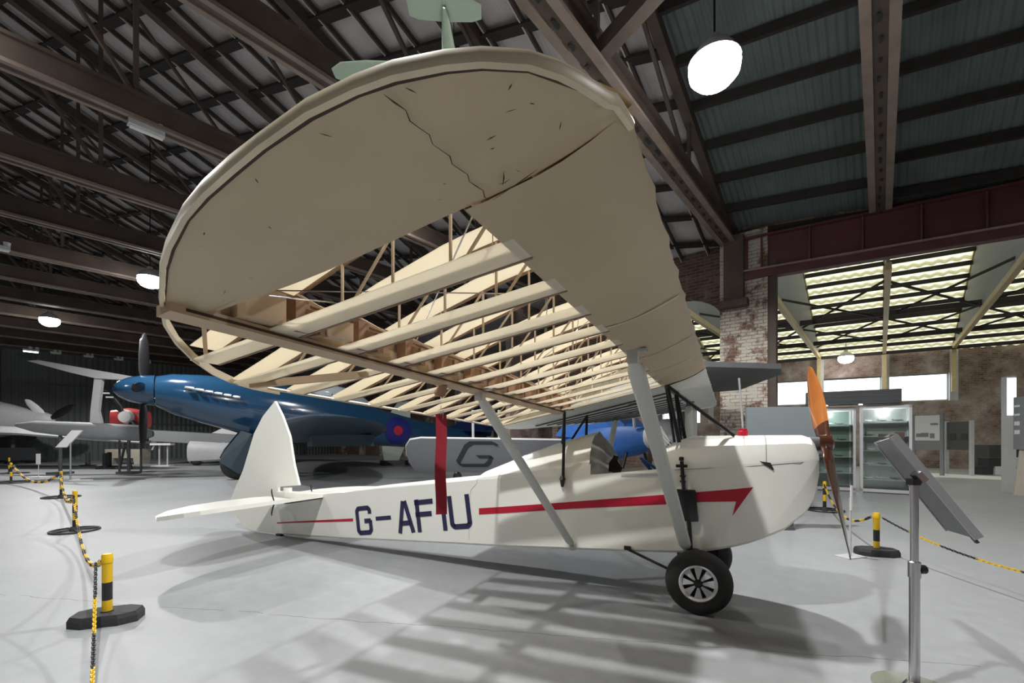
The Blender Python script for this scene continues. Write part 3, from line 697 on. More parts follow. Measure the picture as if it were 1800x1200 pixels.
for (x0, z0, x1, z1) in ((-.33, .97, -.5, 1.08), (-.40, .97, -.48, 1.06)): mb.bar((x0, -.05, z0), (x1, -.02, z1), .02, .02)
mb.build('blue_webbing', M['bblue'], P)
mb = MB(); mb.loft([[Vector((-.27+.0, .28*math.cos(PI*k/10)*-1, 1.02+.20*math.sin(PI*k/10))), Vector((-.34, .24*math.cos(PI*k/10)*-1, 1.05+.30*math.sin(PI*k/10)))] for k in range(11)], False, False)
mb.build('windscreen', M['glass'], P, 60)

# markings on the starboard side
def side(x, z, off=.003): return Vector((-x, -hw(x)-off, z))
def decal(polys, name, m, off=.003):
    mb = MB()
    for poly in polys: mb.prism(poly, lambda x, z: side(x, z, off), lambda x, z: side(x, z, .0005))
    return mb.build(name, m, P)
zz = .011
decal([[(5.0, .174-zz), (5.0, .188-zz), (3.596, .364-zz), (3.596, .333-zz)]], 'red_tail_stripe', M['red'])
decal([[(1.906, .554-zz), (1.906, .611-zz), (1.6, .651-zz), (1.6, .594-zz)], [(1.6, .594-zz), (1.6, .651-zz), (1.032, .726-zz), (1.032, .669-zz)], [(1.032, .669-zz), (1.032, .726-zz), (.266, .83-zz), (.266, .756-zz)],
       [(.266, .756-zz), (.266, .83-zz), (.009, .865-zz), (.009, .79-zz)], [(.009, .79-zz), (.009, .865-zz), (-.2, .894-zz), (-.211, .807-zz)],
       [(-.211, .807-zz), (-.2, .894-zz), (-.318, .912-zz)], [(-.189, .705-zz), (-.211, .807-zz), (-.318, .912-zz)]], 'red_arrow_stripe', M['red'])
# letters drawn as strokes in a tilted text frame
EX = Vector((-.988, .150)); EZ = Vector((.150, .988)); T0 = Vector((3.49, .178))
def tp(u, v): q = T0+EX*u+EZ*v; return (q.x, q.y)
HL, SW = .315, .05
def rect(u0, v0, u1, v1): return [tp(u0, v0), tp(u1, v0), tp(u1, v1), tp(u0, v1)]
def stroke(pts, wd=SW):
    out = []
    for a, b_ in zip(pts, pts[1:]):
        d = Vector((b_[0]-a[0], b_[1]-a[1])); d.normalize(); n_ = Vector((-d.y, d.x))*wd/2; d = d*wd*.12
        out.append([tp(a[0]-d.x+n_.x, a[1]-d.y+n_.y), tp(a[0]-d.x-n_.x, a[1]-d.y-n_.y), tp(b_[0]+d.x-n_.x, b_[1]+d.y-n_.y), tp(b_[0]+d.x+n_.x, b_[1]+d.y+n_.y)])
    return out
def uo(x): return (3.49-x)/.988-.02
c = SW/2
uG0, uG1 = uo(3.50), uo(3.255); G = [(uG1-c, HL-.085), (uG1-c, HL-.05), (uG1-.05, HL-c), (uG0+.05, HL-c), (uG0+c, HL-.05), (uG0+c, .05), (uG0+.05, c), (uG1-.05, c), (uG1-c, .05), (uG1-c, .15), (uG1-.11, .15)]
u0, u1 = uo(3.19), uo(2.98); D = [(u0, .165), (u1, .165)]
uA0, uA1 = uo(2.89), uo(2.66); um = (uA0+uA1)/2
A_ = [stroke([(uA0+c, 0), (um-.012, HL)]), stroke([(uA1-c, 0), (um+.012, HL)]), stroke([(uA0+.055, .095), (uA1-.055, .095)])]
uF0, uF1 = uo(2.625), uo(2.40)
F_ = [stroke([(uF0+c, 0), (uF0+c, HL)]), stroke([(uF0, HL-c), (uF1, HL-c)]), stroke([(uF0, .17), (uF1-.03, .17)])]
uI = uo(2.275); I_ = [stroke([(uI, 0), (uI, HL)])]
uU0, uU1 = uo(2.21), uo(1.955); U = [(uU0+c, HL), (uU0+c, .05), (uU0+.05, c), (uU1-.05, c), (uU1-c, .05), (uU1-c, HL)]
polys = stroke(G)+stroke(D, .042)+sum(A_, [])+sum(F_, [])+sum(I_, [])+stroke(U)
for i_, grp in enumerate((stroke(G), stroke(D, .042), sum(A_, []), sum(F_, []), sum(I_, []), stroke(U))): decal(grp, 'registration_letter' if i_ != 1 else 'registration_dash', M['navy'], .004)

# ------------------------------------------------------------ tail
mb = MB(); rud = [(5.014, .0), (5.197, -.005), (5.545, .0), (5.70, .05), (5.786, .108), (5.88, .16), (5.936, .22), (5.965, .30), (5.973, .39), (5.87, .56), (5.715, .79), (5.486, 1.283), (5.311, 1.505), (5.075, 1.696), (4.931, 1.496), (4.80, 1.245), (4.722, .893), (4.631, .638), (5.014, .60)]
rud = [(x, z+.025) for x, z in rud]
mb.prism(rud, lambda x, z: (-x, -.016, z), lambda x, z: (-x, .016, z)); mb.build('rudder', M['white'], P)
MB().lathe([(0, 0), (.05, 0), (.05, .1), (0, .1)], (-4.85, 0, .52)).build('fin_post_fairing', M['white'], P, 40)
def tailz(x): return .572-.16*(x-4.1)
def tailplane(side):
    mb = MB(); outl = [(4.10, .05), (4.10, .5), (4.10, 1.0), (4.11, 1.3), (4.15, 1.43), (4.24, 1.52), (4.4, 1.555), (4.62, 1.55), (4.66, 1.53), (4.66, .05)]
    mb.prism(outl, lambda x, s: Vector((-x, -s*side, tailz(x)-.018)), lambda x, s: Vector((-x, -s*side, tailz(x)+.022)))
    mb.build('tailplane', M['white'], P)
    mb = MB(); el = [(4.68, .08), (4.68, 1.53), (4.78, 1.48), (4.95, 1.3), (5.08, 1.0), (5.12, .7), (5.1, .3), (5.05, .12)]
    ze = lambda x: tailz(4.68)+.06*(x-4.68)
    mb.prism(el, lambda x, s: Vector((-x, -s*side, ze(x)-.014)), lambda x, s: Vector((-x, -s*side, ze(x)+.014)))
    mb.build('elevator', M['white'], P)
    mb = MB(); mb.box((-4.14, -side*.32, tailz(4.14)-.024), (.05, .5, .012)); mb.build('root_gap_fitting', M['dgrey'], P)
    mb = MB()
    for sg in (1, -1):
        pts = [Vector((-4.72-.05*math.sin(k*.35)-(.0), -side*.28, tailz(4.7)+sg*(.01+.03*k))) for k in range(6)]
        mb.tube(pts, [.006, .008, .008, .008, .008, .005], 6)
    mb.build('elevator_horn', M['black'], P)
tailplane(1); tailplane(-1)
mb = MB(); mb.bar((-4.98, 0, .03), (-4.9, 0, .05), .03, .03); mb.box((-5.0, 0, .012), (.09, .05, .024)); mb.build('tail_skid', M['black'], P)

# ------------------------------------------------------------ struts
def strut(a, b_, wd, name='lift_strut', m=None, flat=.45):
    d = Vector(b_)-Vector(a); pts = [Vector(a)+d*t for t in (0, .015, .04, .96, .985, 1)]; rr_ = [wd*.2, wd*.35, wd/2, wd/2, wd*.35, wd*.2]
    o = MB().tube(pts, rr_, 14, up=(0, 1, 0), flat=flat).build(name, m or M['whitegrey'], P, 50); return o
for sd in (1, -1):
    strut(V3(.25, 1.68, zb(.25, 1.68)-.04, sd), V3(.118, .33, .425, sd), .085)
    strut(V3(1.09, 1.68, zb(1.09, 1.68)-.04, sd), V3(.993, .33, .362, sd), .07)
    for x in (.25, 1.09):
        z = zb(x, 1.68)-.03; mb = MB(); mb.box(V3(x, 1.68, z+.005, sd), (.05, .04, .07)); mb.box(V3(x-.02, 1.68, z+.03, sd), (.09, .05, .012)); mb.build('strut_fitting', M['alu'] if sd > 0 else M['dgrey'], P)
    for x, z in ((.118, .42), (.993, .357)): mb = MB(); mb.box(V3(x, .318, z-.005, sd), (.04, .05, .05)); mb.lathe([(0, -.03), (.012, -.03), (.012, .03), (0, .03)], V3(x, .335, z+.0, sd), 'y', 8); mb.build('strut_fitting', M['alu'] if sd > 0 else M['dgrey'], P)
    # cabane struts
    for a, b_, r in ((V3(.25, .33, zb(.25, .33)-.005, sd), V3(.17, .29, 1.215, sd), .014), (V3(.27, .33, zb(.25, .33)-.005, sd), V3(-.02, .1, 1.255, sd), .010), (V3(.25, .33, zb(.25, .33)-.005, sd), V3(-.20, .15, 1.262, sd), .012),
                     (V3(1.06, .33, zb(1.06, .33)-.01, sd), V3(1.08, .31, .90, sd), .013), (V3(1.06, .33, zb(1.06, .33)-.01, sd), V3(1.16, .1, 1.2, sd), .011)):
        if r == .010: continue
        mb = MB(); mb.tube([a, b_], r, 10); mb.build('cabane_strut', M['black'], P, 40)
    mb = MB(); mb.tube([V3(.26, .33, zb(.25, .33)-.005, sd), V3(.205, .29, 1.215, sd)], .010, 8); mb.build('cabane_strut', M['black'], P, 40)
    mb = MB(); q = V3(1.083, .318, .90, sd); mb.tube([q, q-Vector((0, 0, .06))], [.022, .012], 8); mb.lathe([(0, -.015), (.03, -.015), (.012, .02), (0, .02)], q+Vector((0, 0, .015)), 'z', 10); mb.build('cabane_fitting', M['black'], P, 40)
    # undercarriage
    mb = MB(); mb.tube([V3(.55, .30, .375, sd), V3(.1, .40, .235, sd)], .011, 8); mb.box(V3(.55, .3, .385, sd), (.05, .03, .03)); mb.build('radius_rod', M['black'], P)
    mb = MB(); mb.tube([V3(.15, .325, 1.075, sd), V3(.135, .325, .86, sd)], .014, 10); m2_ = MB(); m2_.tube([V3(.10, .335, .64, sd), V3(.085, .34, .40, sd), V3(.06, .36, .24, sd)], .016, 10)
    mb.lathe([(0, 0), (.018, .005), (.018, .03), (0, .035)], V3(.152, .325, 1.075, sd), 'z', 10); mb.bar(V3(.11, .325, 1.04, sd), V3(.19, .325, 1.04, sd), .016, .022)
    for z in (.96, .92): mb.lathe([(0, 0), (.022, 0), (.022, .012), (0, .012)], V3(.142, .325, z, sd), 'z', 10)
    m2_.box(V3(.07, .32, .41, sd), (.07, .04, .05)); m2_.build('undercarriage_leg', M['black'], P, 40); mb.build('shock_block_rod', M['black'], P, 40)
    mb = MB(); secs = []
    for z, f in ((.64, .95), (.645, 1.), (.86, 1.), (.868, .95)):
        cx_ = .10+(z-.64)*.09; secs.append([V3(cx_+.067*f*math.cos(2*PI*k/20), .335+.035*f*math.sin(2*PI*k/20), z, sd) for k in range(20)])
    mb.loft(secs); mb.build('rubber_shock_block', M['black'], P, 40)
    # wheel
    wc = V3(.03, .42, .2255, sd); R_ = .2245
    prof = []
    for k in range(17):
        a = PI*1.7*(k/16)-PI*.35; prof.append((R_-.056+.056*math.cos(a-PI*.5+PI*.0), .052*math.sin(a-PI*.5)))
    prof = [(R_-.1, -.046), (R_-.07, -.055), (R_-.035, -.055), (R_-.012, -.04), (R_-.001, -.018), (R_, 0), (R_-.001, .018), (R_-.012, .04), (R_-.035, .055), (R_-.07, .055), (R_-.1, .046), (R_-.1, -.046)]
    tyre = MB().lathe(prof, wc, 'y', 48).build('tyre', M['rubber'], P, 50)
    hubp = [(.128, -.03), (.128, -.05), (.118, -.052), (.112, -.046), (.085, -.034), (.075, -.036)]
    mb = MB(); fy = -sd  # outer face direction in local y
    mb.lathe([(r, -h*fy) for r, h in [(.126, -.02), (.128, -.05), (.120, -.055), (.110, -.045), (.106, -.03)]], wc, 'y', 40)
    for k in range(8):
        a0 = 2*PI*k/8; 
        def hp(r, a, h): return wc+Vector((r*math.cos(a), fy*h, r*math.sin(a)))
        da = .25
        mb.add([hp(.03, a0-.5*da*1.6, .042), hp(.03, a0+.5*da*1.6, .042), hp(.108, a0+da, .03), hp(.108, a0-da, .03)], [(0, 1, 2, 3)])
        mb.add([hp(.03, a0+.5*da*1.6, .042), hp(.108, a0+da, .03), hp(.108, a0+da+.02, .008), hp(.03, a0+.39, .015)], [(0, 1, 2, 3)])
    mb.build('wheel_rim', M['silver'], tyre, 40)
    MB().lathe([(0, fy*.005), (.11, fy*.005), (.11, fy*.0)], wc, 'y', 30).build('wheel_web', M['dark'], tyre)
    MB().lathe([(.03, fy*.03), (.026, fy*.055), (.012, fy*.062), (.010, fy*.08), (0, fy*.08)], wc, 'y', 20).build('hub_cap', M['black'], tyre, 40)
    mb = MB(); mb.tube([wc, V3(.03, .30, .30, sd)], .02, 10); mb.build('stub_axle', M['black'], P, 40)
# propeller
hub = Vector((.785, 0, 1.205)); dr = Vector((0, -.742, -.66)).normalized()
mb = MB()
for sg, mm in ((1, 0), (-1, 0)):
    secs = []
    for t, ch, th, tw in ((0.02, .05, .045, .8), (.1, .05, .042, .75), (.2, .065, .032, .62), (.35, .085, .022, .5), (.55, .09, .016, .42), (.75, .075, .011, .34), (.9, .055, .008, .28), (.97, .025, .006, .26)):
        p = hub+dr*sg*t*.99; cdir = Vector((0, dr.z, -dr.y))*sg; fw = Vector((1, 0, 0))
        ax_ = cdir*math.cos(tw)-fw*math.sin(tw); nx_ = cdir*math.sin(tw)+fw*math.cos(tw)
        secs.append([p+ax_*ch*math.cos(2*PI*k/14)+nx_*th*math.sin(2*PI*k/14)*.6 for k in range(14)])
    mb.loft(secs[:3], mi=1); mb.loft(secs[2:], mi=0 if sg < 0 else 1)  # upper blade takes the painted glare colour, the rest plain mahogany
mb.lathe([(0, -.045), (.065, -.04), (.065, .035), (0, .04)], hub, 'x', 20, 1)
pr_ = mb.build('propeller', [M['prop_lit'], M['prop']], P, 50)
MB().lathe([(.0, .055), (.03, .052), (.045, .04), (.045, .035)], hub, 'x', 16).build('hub_plate', M['chrome'], pr_, 40)
MB().lathe([(.0, .0), (.05, .0), (.05, .07), (0, .07)], hub-Vector((.1, 0, 0)), 'x', 16).build('propeller_shaft', M['dgrey'], P, 40)

# crimson ribbon hanging from the wing
def PL(x, s, z): return P.matrix_world @ Vector((-x, -s, z)) if False else Vector((1.533, 3.531, 0))+Matrix.Rotation(-PSI, 3, 'Z') @ Vector((-x, -s, z))
pts_ = [PL(1.537, 1.415, 1.47), PL(1.537, 1.415, 1.42)]
t = empty('safety_ribbon', PL(1.537, 1.415, 1.40), .12, 'long crimson ribbon hanging from the wing trailing edge in front of the registration', 'ribbon')
mb = MB(); n = 14
mb.loft([[Vector((x+.004*math.sin(k*.6), .004*math.sin(k*.5+x*30)+dy, -.655*k/n)) for x, dy in ((-.036, 0), (0, .003), (.036, 0), (.036, .004), (0, .007), (-.036, .004))] for k in range(n+1)], True, True)
mb.build('ribbon_strip', M['ribbon'], t, 50)
mb = MB(); mb.tube([(0, 0, 0), (0, 0, .125)], .003, 6); mb.build('cord', M['lgrey'], t)
MB().tube([(.012, 0, -.03), (.014, -.006, .03)], .0035, 6).build('metal_pin', M['chrome'], t)

# ------------------------------------------------------------------ barrier posts and chains
def post_heavy(X, Y, rz, label, h=.46):
    t = empty('barrier_post', (X, Y, 0), rz, label, 'barrier post', 'yellow and black barrier posts')
    outl = [(-.19, -.06), (-.10, -.11), (.10, -.11), (.19, -.06), (.19, .06), (.10, .11), (-.10, .11), (-.19, .06)]
    mb = MB(); mb.loft([[Vector((x*f, y*f, z)) for x, y in outl] for z, f in ((0, 1), (.045, 1), (.072, .93))]); mb.build('rubber_base', M['base'], t, 20)
    MB().lathe([(0, .07), (.035, .07), (.035, .078), (0, .078)], seg=16).build('base_collar', M['base'], t, 30)
    mb = MB(); r = .0285
    for z0, z1, mi in ((.072, .15, 0), (.15, .27, 1), (.27, h, 0)): mb.lathe([(r, z0), (r, z1)], seg=24, mi=mi)
    mb.lathe([(r, h-.06), (r+.003, h-.058), (r+.003, h-.01), (r-.004, h), (0, h+.002)], seg=24, mi=0); mb.build('post', [M['yellow'], M['yblack']], t, 40)
    MB().tube([(-.028, 0, h-.055), (-.045, 0, h-.06), (-.05, 0, h-.045), (-.04, 0, h-.035)], .004, 6).build('chain_hook', M['yellow'], t, 40)
def post_flat(X, Y, label, h=.52, R_=.24, bands=6):
    t = empty('barrier_post', (X, Y, 0), .2, label, 'barrier post', 'yellow and black barrier posts')
    mb = MB()
    for k in range(4):
        a = PI/4+PI/2*k; mb.bar((.03*math.cos(a), .03*math.sin(a), .02), (R_*math.cos(a), R_*math.sin(a), .012), .05, .02)
    mb.tube([(R_*math.cos(2*PI*k/24), R_*math.sin(2*PI*k/24), .012) for k in range(24)], .012, 6, True); mb.lathe([(.06, 0), (.06, .03), (.04, .06), (0, .06)]); mb.build('foot_plate', M['base'], t, 40)
    mb = MB(); r = .026
    for k in range(bands): mb.lathe([(r, .05+(h-.05)*k/bands), (r, .05+(h-.05)*(k+1)/bands)], seg=16, mi=(k+1) % 2 if k < bands-1 else 0)
    mb.lathe([(r, h), (0, h+.004)], seg=16, mi=0); mb.build('post', [M['yellow'], M['yblack']], t, 40)
post_heavy(-2.75, 3.03, .35, 'yellow and black barrier post on heavy black base, nearest at left')
post_flat(-5.87, 5.99, 'banded barrier post on a flat round foot, second from the viewer at left', .54, .25, 5)
post_flat(-9.49, 9.39, 'banded barrier post, third from the viewer along the left chain', .55, .3, 4)
post_flat(-14.05, 12.51, 'banded barrier post, fourth along the left chain near the left edge', .56, .5, 4)
post_flat(-17.7, 15.7, 'banded barrier post, farthest at the left edge', .56, .5, 4)
post_heavy(3.89, 4.76, -.25, 'yellow and black barrier post on heavy black base in front of the propeller', .45)
post_flat(5.39, 7.69, 'banded barrier post on a flat round foot just behind the propeller', .5, .28, 4)
post_heavy(-.97, 1.0, .2, 'yellow and black barrier post beside the viewer at left, holding the near chain')
post_heavy(3.78, 2.2, -.2, 'yellow and black barrier post right of the display stand, holding the right chain')
def chain(a, b_, sag, label, link=.034, seg=15, r=.0042):
    a = Vector(a); b_ = Vector(b_); n = max(6, int((b_-a).length*1.03/(link*.74)))
    pts = [a+(b_-a)*(k/n)-Vector((0, 0, sag*4*(k/n)*(1-k/n))) for k in range(n+1)]
    mb = MB()
    for k in range(n):
        p, q = pts[k], pts[k+1]; c = (p+q)/2; t = (q-p).normalized(); u = t.cross(Vector((0, 0, 1)))
        if u.length < 1e-3: u = Vector((1, 0, 0))
        u.normalize(); w_ = t.cross(u); side_ = (u*.8+w_*.6) if k % 2 else (u*-.6+w_*.8)
        L_ = link*.52; Wd = link*.24; ring = []
        for j in range(8):
            an = 2*PI*j/8; ring.append(c+t*L_*math.cos(an)+side_*Wd*math.sin(an))
        mb.tube(ring, r, 4, True, mi=0 if (k//seg) % 2 else 1, up=tuple(side_.cross(t)))
    o = mb.build('plastic_chain', [M['yellow'], M['yblack']], None, 60); return tag(o, label, 'chain', 'yellow and black barrier chains')
chain((-2.79, 2.99, .41), (-.97, 1.0, .42), .30, 'yellow and black plastic chain running from the nearest left post towards the viewer')
chain((-5.85, 5.95, .48), (-2.80, 3.06, .41), .34, 'yellow and black plastic chain sagging between the two nearest left posts', .05, 7, .006)
chain((-9.47, 9.35, .5), (-5.9, 6.02, .49), .3, 'plastic chain between the second and third left posts', .08, 5, .008)
chain((-14.0, 12.5, .5), (-9.52, 9.4, .5), .32, 'plastic chain between the third and fourth left posts', .1, 5, .009)
chain((3.93, 4.73, .40), (3.75, 2.25, .40), .16, 'yellow and black plastic chain running right behind the display stand', .034, 14)
chain((3.86, 4.8, .40), (5.36, 7.66, .45), .25, 'plastic chain between the two posts in front of the propeller', .05, 7, .006)

# ------------------------------------------------------------------ stands and signs
t = empty('display_stand', (1.985, 2.2, 0), 0, 'tall chrome stand holding a tilted grey information board, seen edge on at right', 'display stand')
MB().lathe([(0, 0), (.17, 0), (.17, .012), (.05, .02), (.03, .05), (0, .05)], seg=40).build('round_base', M['chrome'], t, 40)
MB().lathe([(.0215, .04), (.0215, .62), (.0, .62)], seg=24).build('lower_tube', M['chrome'], t, 40)
MB().lathe([(.0165, .60), (.0165, 1.03), (0, 1.03)], seg=24).build('upper_tube', M['chrome'], t, 40)
mb = MB(); mb.lathe([(.026, .56), (.026, .635), (.018, .64)], seg=20); mb.build('collar', M['chrome'], t, 40)
MB().lathe([(0, .015), (.022, .018), (.022, .045), (0, .05)], (0, 0, 0), 'x', 14).build('clamp_knob', M['black'], t, 40).location = (.0, -.005, .60)
MB().box((-.005, -.0, 1.03), (.04, .04, .03)).build('swivel_block', M['black'], t)
MB().box((.005, -.02, 1.055), (.055, .04, .03), Matrix.Rotation(.8, 3, 'Y')).build('swivel_bracket', M['chrome'], t)
t0 = Vector((-.035, .10, 1.245)); t1 = Vector((.205, -.08, .772)); sl = (t1-t0).normalized(); wdir = Vector((.46, .89, 0)); wdir = (wdir-sl*wdir.dot(sl)).normalized(); nn = sl.cross(wdir)
if nn.z < 0: nn = -nn
Rb = Matrix((sl, wdir, nn)).transposed(); cen = (t0+t1)/2+wdir*.17+nn*.012
bd = MB().box(cen, ((t1-t0).length, .36, .026), Rb).build('board', M['grey'], t)
mb = MB(); 
for q_ in (-.2, .2): MB().box(cen+wdir*q_, ((t1-t0).length+.01, .014, .036), Rb).build('edge_channel', M['alu'], bd)
MB().box(cen+nn*.013, ((t1-t0).length-.03, .37, .003), Rb).build('information_sheet', M['paper'], bd)
mb = MB(); mb.box(t0+nn*.03+Vector((-.0, 0, .0)), (.05, .04, .03)); mb.bar(t0+Vector((.02, 0, .01)), t0+Vector((-.05, .02, .015)), .02, .015); mb.build('board_clip', M['chrome'], bd)
MB().box(t1+Vector((.01, 0, -.01)), (.03, .03, .012), Rb).build('end_cap', M['dgrey'], bd)
def thin_sign(X, Y, h, label, w_, hh, tilt=0, rz=0., base=.12, m='paper', pole='lgrey'):
    t = empty('sign_stand', (X, Y, 0), rz, label, 'sign stand', 'small signs on thin poles')
    MB().box((0, 0, .006), (base*2, base*1.2, .012)).build('base_plate', M['paper' if base > .2 else 'lgrey'], t)
    MB().tube([(0, 0, .01), (0, 0, h)], .008+h*.004, 8).build('pole', M[pole], t, 40)
    MB().box((0, -.012, h), (w_, .012, hh), Matrix.Rotation(tilt, 3, 'Y')).build('sign_plate', M[m], t)
thin_sign(3.55, 4.68, .62, 'thin white sign on a slender pole in front of the glass cabinets', .025, .26, 0, .3, .13)
thin_sign(-15.23, 14.35, .58, 'small upright white sign on a pole between the left barrier posts', .14, .34, 0, 0, .25)
thin_sign(-19.9, 17.0, .95, 'tiny white sign behind the left barriers', .10, .3, 0, 0, .2)
t = empty('lectern_sign', (-12.88, 13.01, 0), 0, 'tilted white information board on a thin pole at left, splayed white feet', 'sign stand')
MB().tube([(0, 0, .02), (0, 0, 1.1)], .02, 8).build('pole', M['grey'], t, 40)
mb = MB(); mb.prism([(-.42, -.02), (-.10, -.02), (.28, .48), (-.04, .48)], lambda x, z: (x+.0, -.02+.2*z, 1.0+z), lambda x, z: (x, .02+.2*z, 1.0+z)); mb.build('board', M['paper'], t)
for a, q in ((.2, .55), (PI-.3, .42), (1.7, .3)): MB().bar((0, 0, .02), (q*math.cos(a), q*math.sin(a), .02), .06, .03).build('foot', M['paper'], t)

# ------------------------------------------------------------------ right side: cabinets and display boards
def cabinet(x0, y0, x1, y1, h, dep, label, mirror, items):
    cname = 'mirrored cabinet' if mirror else ('narrow cabinet' if items == 1 else 'green-tinted cabinet')
    d = Vector((x1-x0, y1-y0, 0)); w_ = d.length; rz = math.atan2(d.y, d.x)
    t = empty('display_cabinet', (x0, y0, 0), rz, label, 'display cabinet', 'glass display cabinets')
    fr = MB(); e = .05
    for x in (e/2, w_-e/2):
        for y in (e/2, dep-e/2): fr.box((x, y, h/2), (e, e, h))
    for z in (.06, h-e/2): 
        for y in (e/2, dep-e/2): fr.box((w_/2, y, z), (w_, e, e*1.4))
    fr.build('frame', M['lgrey'], t)
    MB().box((w_/2, dep/2, .05), (w_-.02, dep-.02, .1)).build('plinth', M['dgrey'], t)
    MB().box((w_/2, dep/2, h+.01), (w_, dep, .02)).build('top_panel', M['grey'], t)
    MB().box((w_/2, dep-.01, h/2), (w_-.02, .015, h-.1)).build('back_panel', M['mirrorback'] if mirror else M['greenback'], t)
    MB().box((w_-.01, dep/2, h/2), (.012, dep-.1, h-.1)).build('side_panel', M['grey'], t)
    MB().box((w_/2, .012, h/2), (w_-.1, .006, h-.15)).build('glass_door', M['pane'], t)
    l_ = bpy.data.lights.new('cabinet_light', 'POINT'); l_.energy = 9; l_.shadow_soft_size = .04; lo_ = bpy.data.objects.new('cabinet_light', l_); COL.objects.link(lo_); lo_.parent = t; lo_.location = (w_/2, .12, h-.12)
    for k in range(5 if mirror else 4):
        z = .3+.33*k if mirror else .42+.38*k; MB().box((w_/2, dep/2, z), (w_-.06, dep-.1, .008)).build('glass_shelf', M['shelf'], t)
        for j in range(items):
            rnd = random.random(); x = .16+(w_-.3)*(j+.5*rnd)/max(1, items-.5); s_ = .8+.5*random.random()
            pos = t.matrix_world; c_, s2 = math.cos(rz), math.sin(rz); y = dep*(.35+.25*random.random())
            X, Y = x0+x*c_-y*s2, y0+x*s2+y*c_
            o = MB(); o.tube([(-.09*s_, 0, .03), (-.03*s_, 0, .032), (.05*s_, 0, .03), (.08*s_, 0, .028)], [.004, .014, .013, .002], 8, flat=1.1)
            o.box((0.0, 0, .03), (.035*s_, .17*s_, .005)); o.box((-.08*s_, 0, .033), (.02*s_, .06*s_, .004)); o.box((-.08*s_, 0, .045), (.02*s_, .004, .028)); o.box((0, 0, .01), (.01, .01, .03)); o.box((0, 0, .002), (.05, .04, .004))
            q = o.build('model_aircraft', M[random.choice(['model', 'dgrey', 'lgrey'])], None, 40); q.location = (X, Y, z+.004); q.rotation_euler = (0, 0, rz+random.uniform(-.6, .6))
            tag(q, 'model aircraft, %s from left on the %s shelf up in the %s' % (['first', 'second', 'third'][j], ['first', 'second', 'third', 'fourth', 'fifth'][k], cname), 'model aircraft', 'model aircraft in the %s' % cname)
M['mirrorback'] = mat('mirror_back', (.62, .64, .62), .22, .6); M['greenback'] = mat('green_tinted_back', (.20, .27, .24), .3, var=.1); M['shelf'] = mat('shelf_glass_edge', (.45, .55, .52), .15)
cabinet(7.28, 10.72, 7.98, 10.35, 1.95, .5, 'tall green-tinted glass cabinet of models, left of the mirrored one', False, 2)
cabinet(8.02, 10.27, 8.74, 9.74, 1.98, .5, 'tall mirror-backed glass cabinet with white frame, right of the green one', True, 3)
cabinet(6.55, 11.05, 7.24, 10.76, 1.92, .45, 'narrow glass cabinet partly hidden behind the propeller', False, 1)
t = empty('lit_canopy_box', (7.02, 10.66, 2.02), math.atan2(-.53, .85), 'long dark box resting on top of the glass cabinets', 'canopy box')
MB().box((.88, .2, .16), (1.75, .36, .31)).build('box_body', M['model'], t)
mb = MB(); [mb.box((.88, .015, .08+.1*k), (1.75, .012, .012)) for k in range(3)]; mb.build('front_ridge', M['dgrey'], t)
for x in (.4, 1.05): MB().lathe([(0, 0), (.04, 0), (.03, .03), (0, .03)], (x, .1, -.015), seg=12).build('spotlight', M['tube'], t, 40)
def panel(x0, y0, x1, y1, z0, z1, label, m, posts=True, pm='grey', low=None):
    d = Vector((x1-x0, y1-y0, 0)); w_ = d.length; rz = math.atan2(d.y, d.x)
    t = empty('display_board', (x0, y0, 0), rz, label, 'display board', 'standing display boards')
    MB().box((w_/2, 0, (z0+z1)/2), (w_, .05, z1-z0)).build('board_panel', M[m], t)
    if posts:
        for x in (0, w_): MB().box((x, 0, (z1+.04)/2), (.09, .09, z1+.04)).build('leg', M[pm], t)
    if low: MB().box((w_/2, -.0, (low+z0)/2), (w_, .055, z0-low)).build('lower_panel', M['grey'], t)
    return t, w_
def Yf(u, Y): return (u-900)/784*Y
mb = MB(); mb.prism([(Yf(1605, 16.2), 16.2), (Yf(1775, 14.2), 14.2), (Yf(1775, 13.2), 13.2), (Yf(1605, 14.6), 14.6)], lambda x, y: (x, y, .002), lambda x, y: (x, y, .012)); q = mb.build('sunlit_floor_patch', M['paper'], None); tag(q, 'pale sheet painted as sunlit floor under the annexe display boards', 'light patch')  # sunlight on the annexe floor, put in as a white sheet
t, w_ = panel(Yf(1606, 15.5), 15.5, Yf(1656, 14.8), 14.8, 1.17, 2.02, 'white picture board between grey posts right of the glass cabinets', 'paper', True, 'grey', .85)
for k, (x, z, a, b_) in enumerate(((.75, 1.72, .2, .07), (.2, 1.35, .13, .12), (.42, 1.36, .2, .14), (.68, 1.33, .12, .16))): MB().box((x*w_/1.0, -.035, z), (a, .01, b_)).build('picture', M['grey'], t)
t, w_ = panel(Yf(1664, 15.6), 15.6, Yf(1708, 14.6), 14.6, .85, 1.8, 'dark grey board with two small pictures beside the white one', 'dgrey', True, 'lgrey')
for x in (.3, .75): MB().box((x*w_, -.03, 1.3), (.25, .012, .22)).build('picture', M['model'], t)
t = empty('display_column', (Yf(1773, 10.3), 10.3, 0), -.3, 'tall white display column near the right edge', 'display column')
MB().box((0, 0, 1.33), (.17, .17, 2.66)).build('column_body', M['lgrey'], t); MB().box((0, -.09, 2.2), (.16, .012, .85)).build('lit_face', M['lampface'] if 'lampface' in M else M['paper'], t)
t, w_ = panel(Yf(1784, 9.9), 9.9, Yf(1840, 9.0), 9.0, 1.0, 2.15, 'grey information board at the right edge with white text blocks', 'grey', False)
for k in range(4): MB().box((.14, -.035, 1.95-.19*k), (.16, .01, .045 if k < 2 else .09)).build('text_block', M['paper'], t)
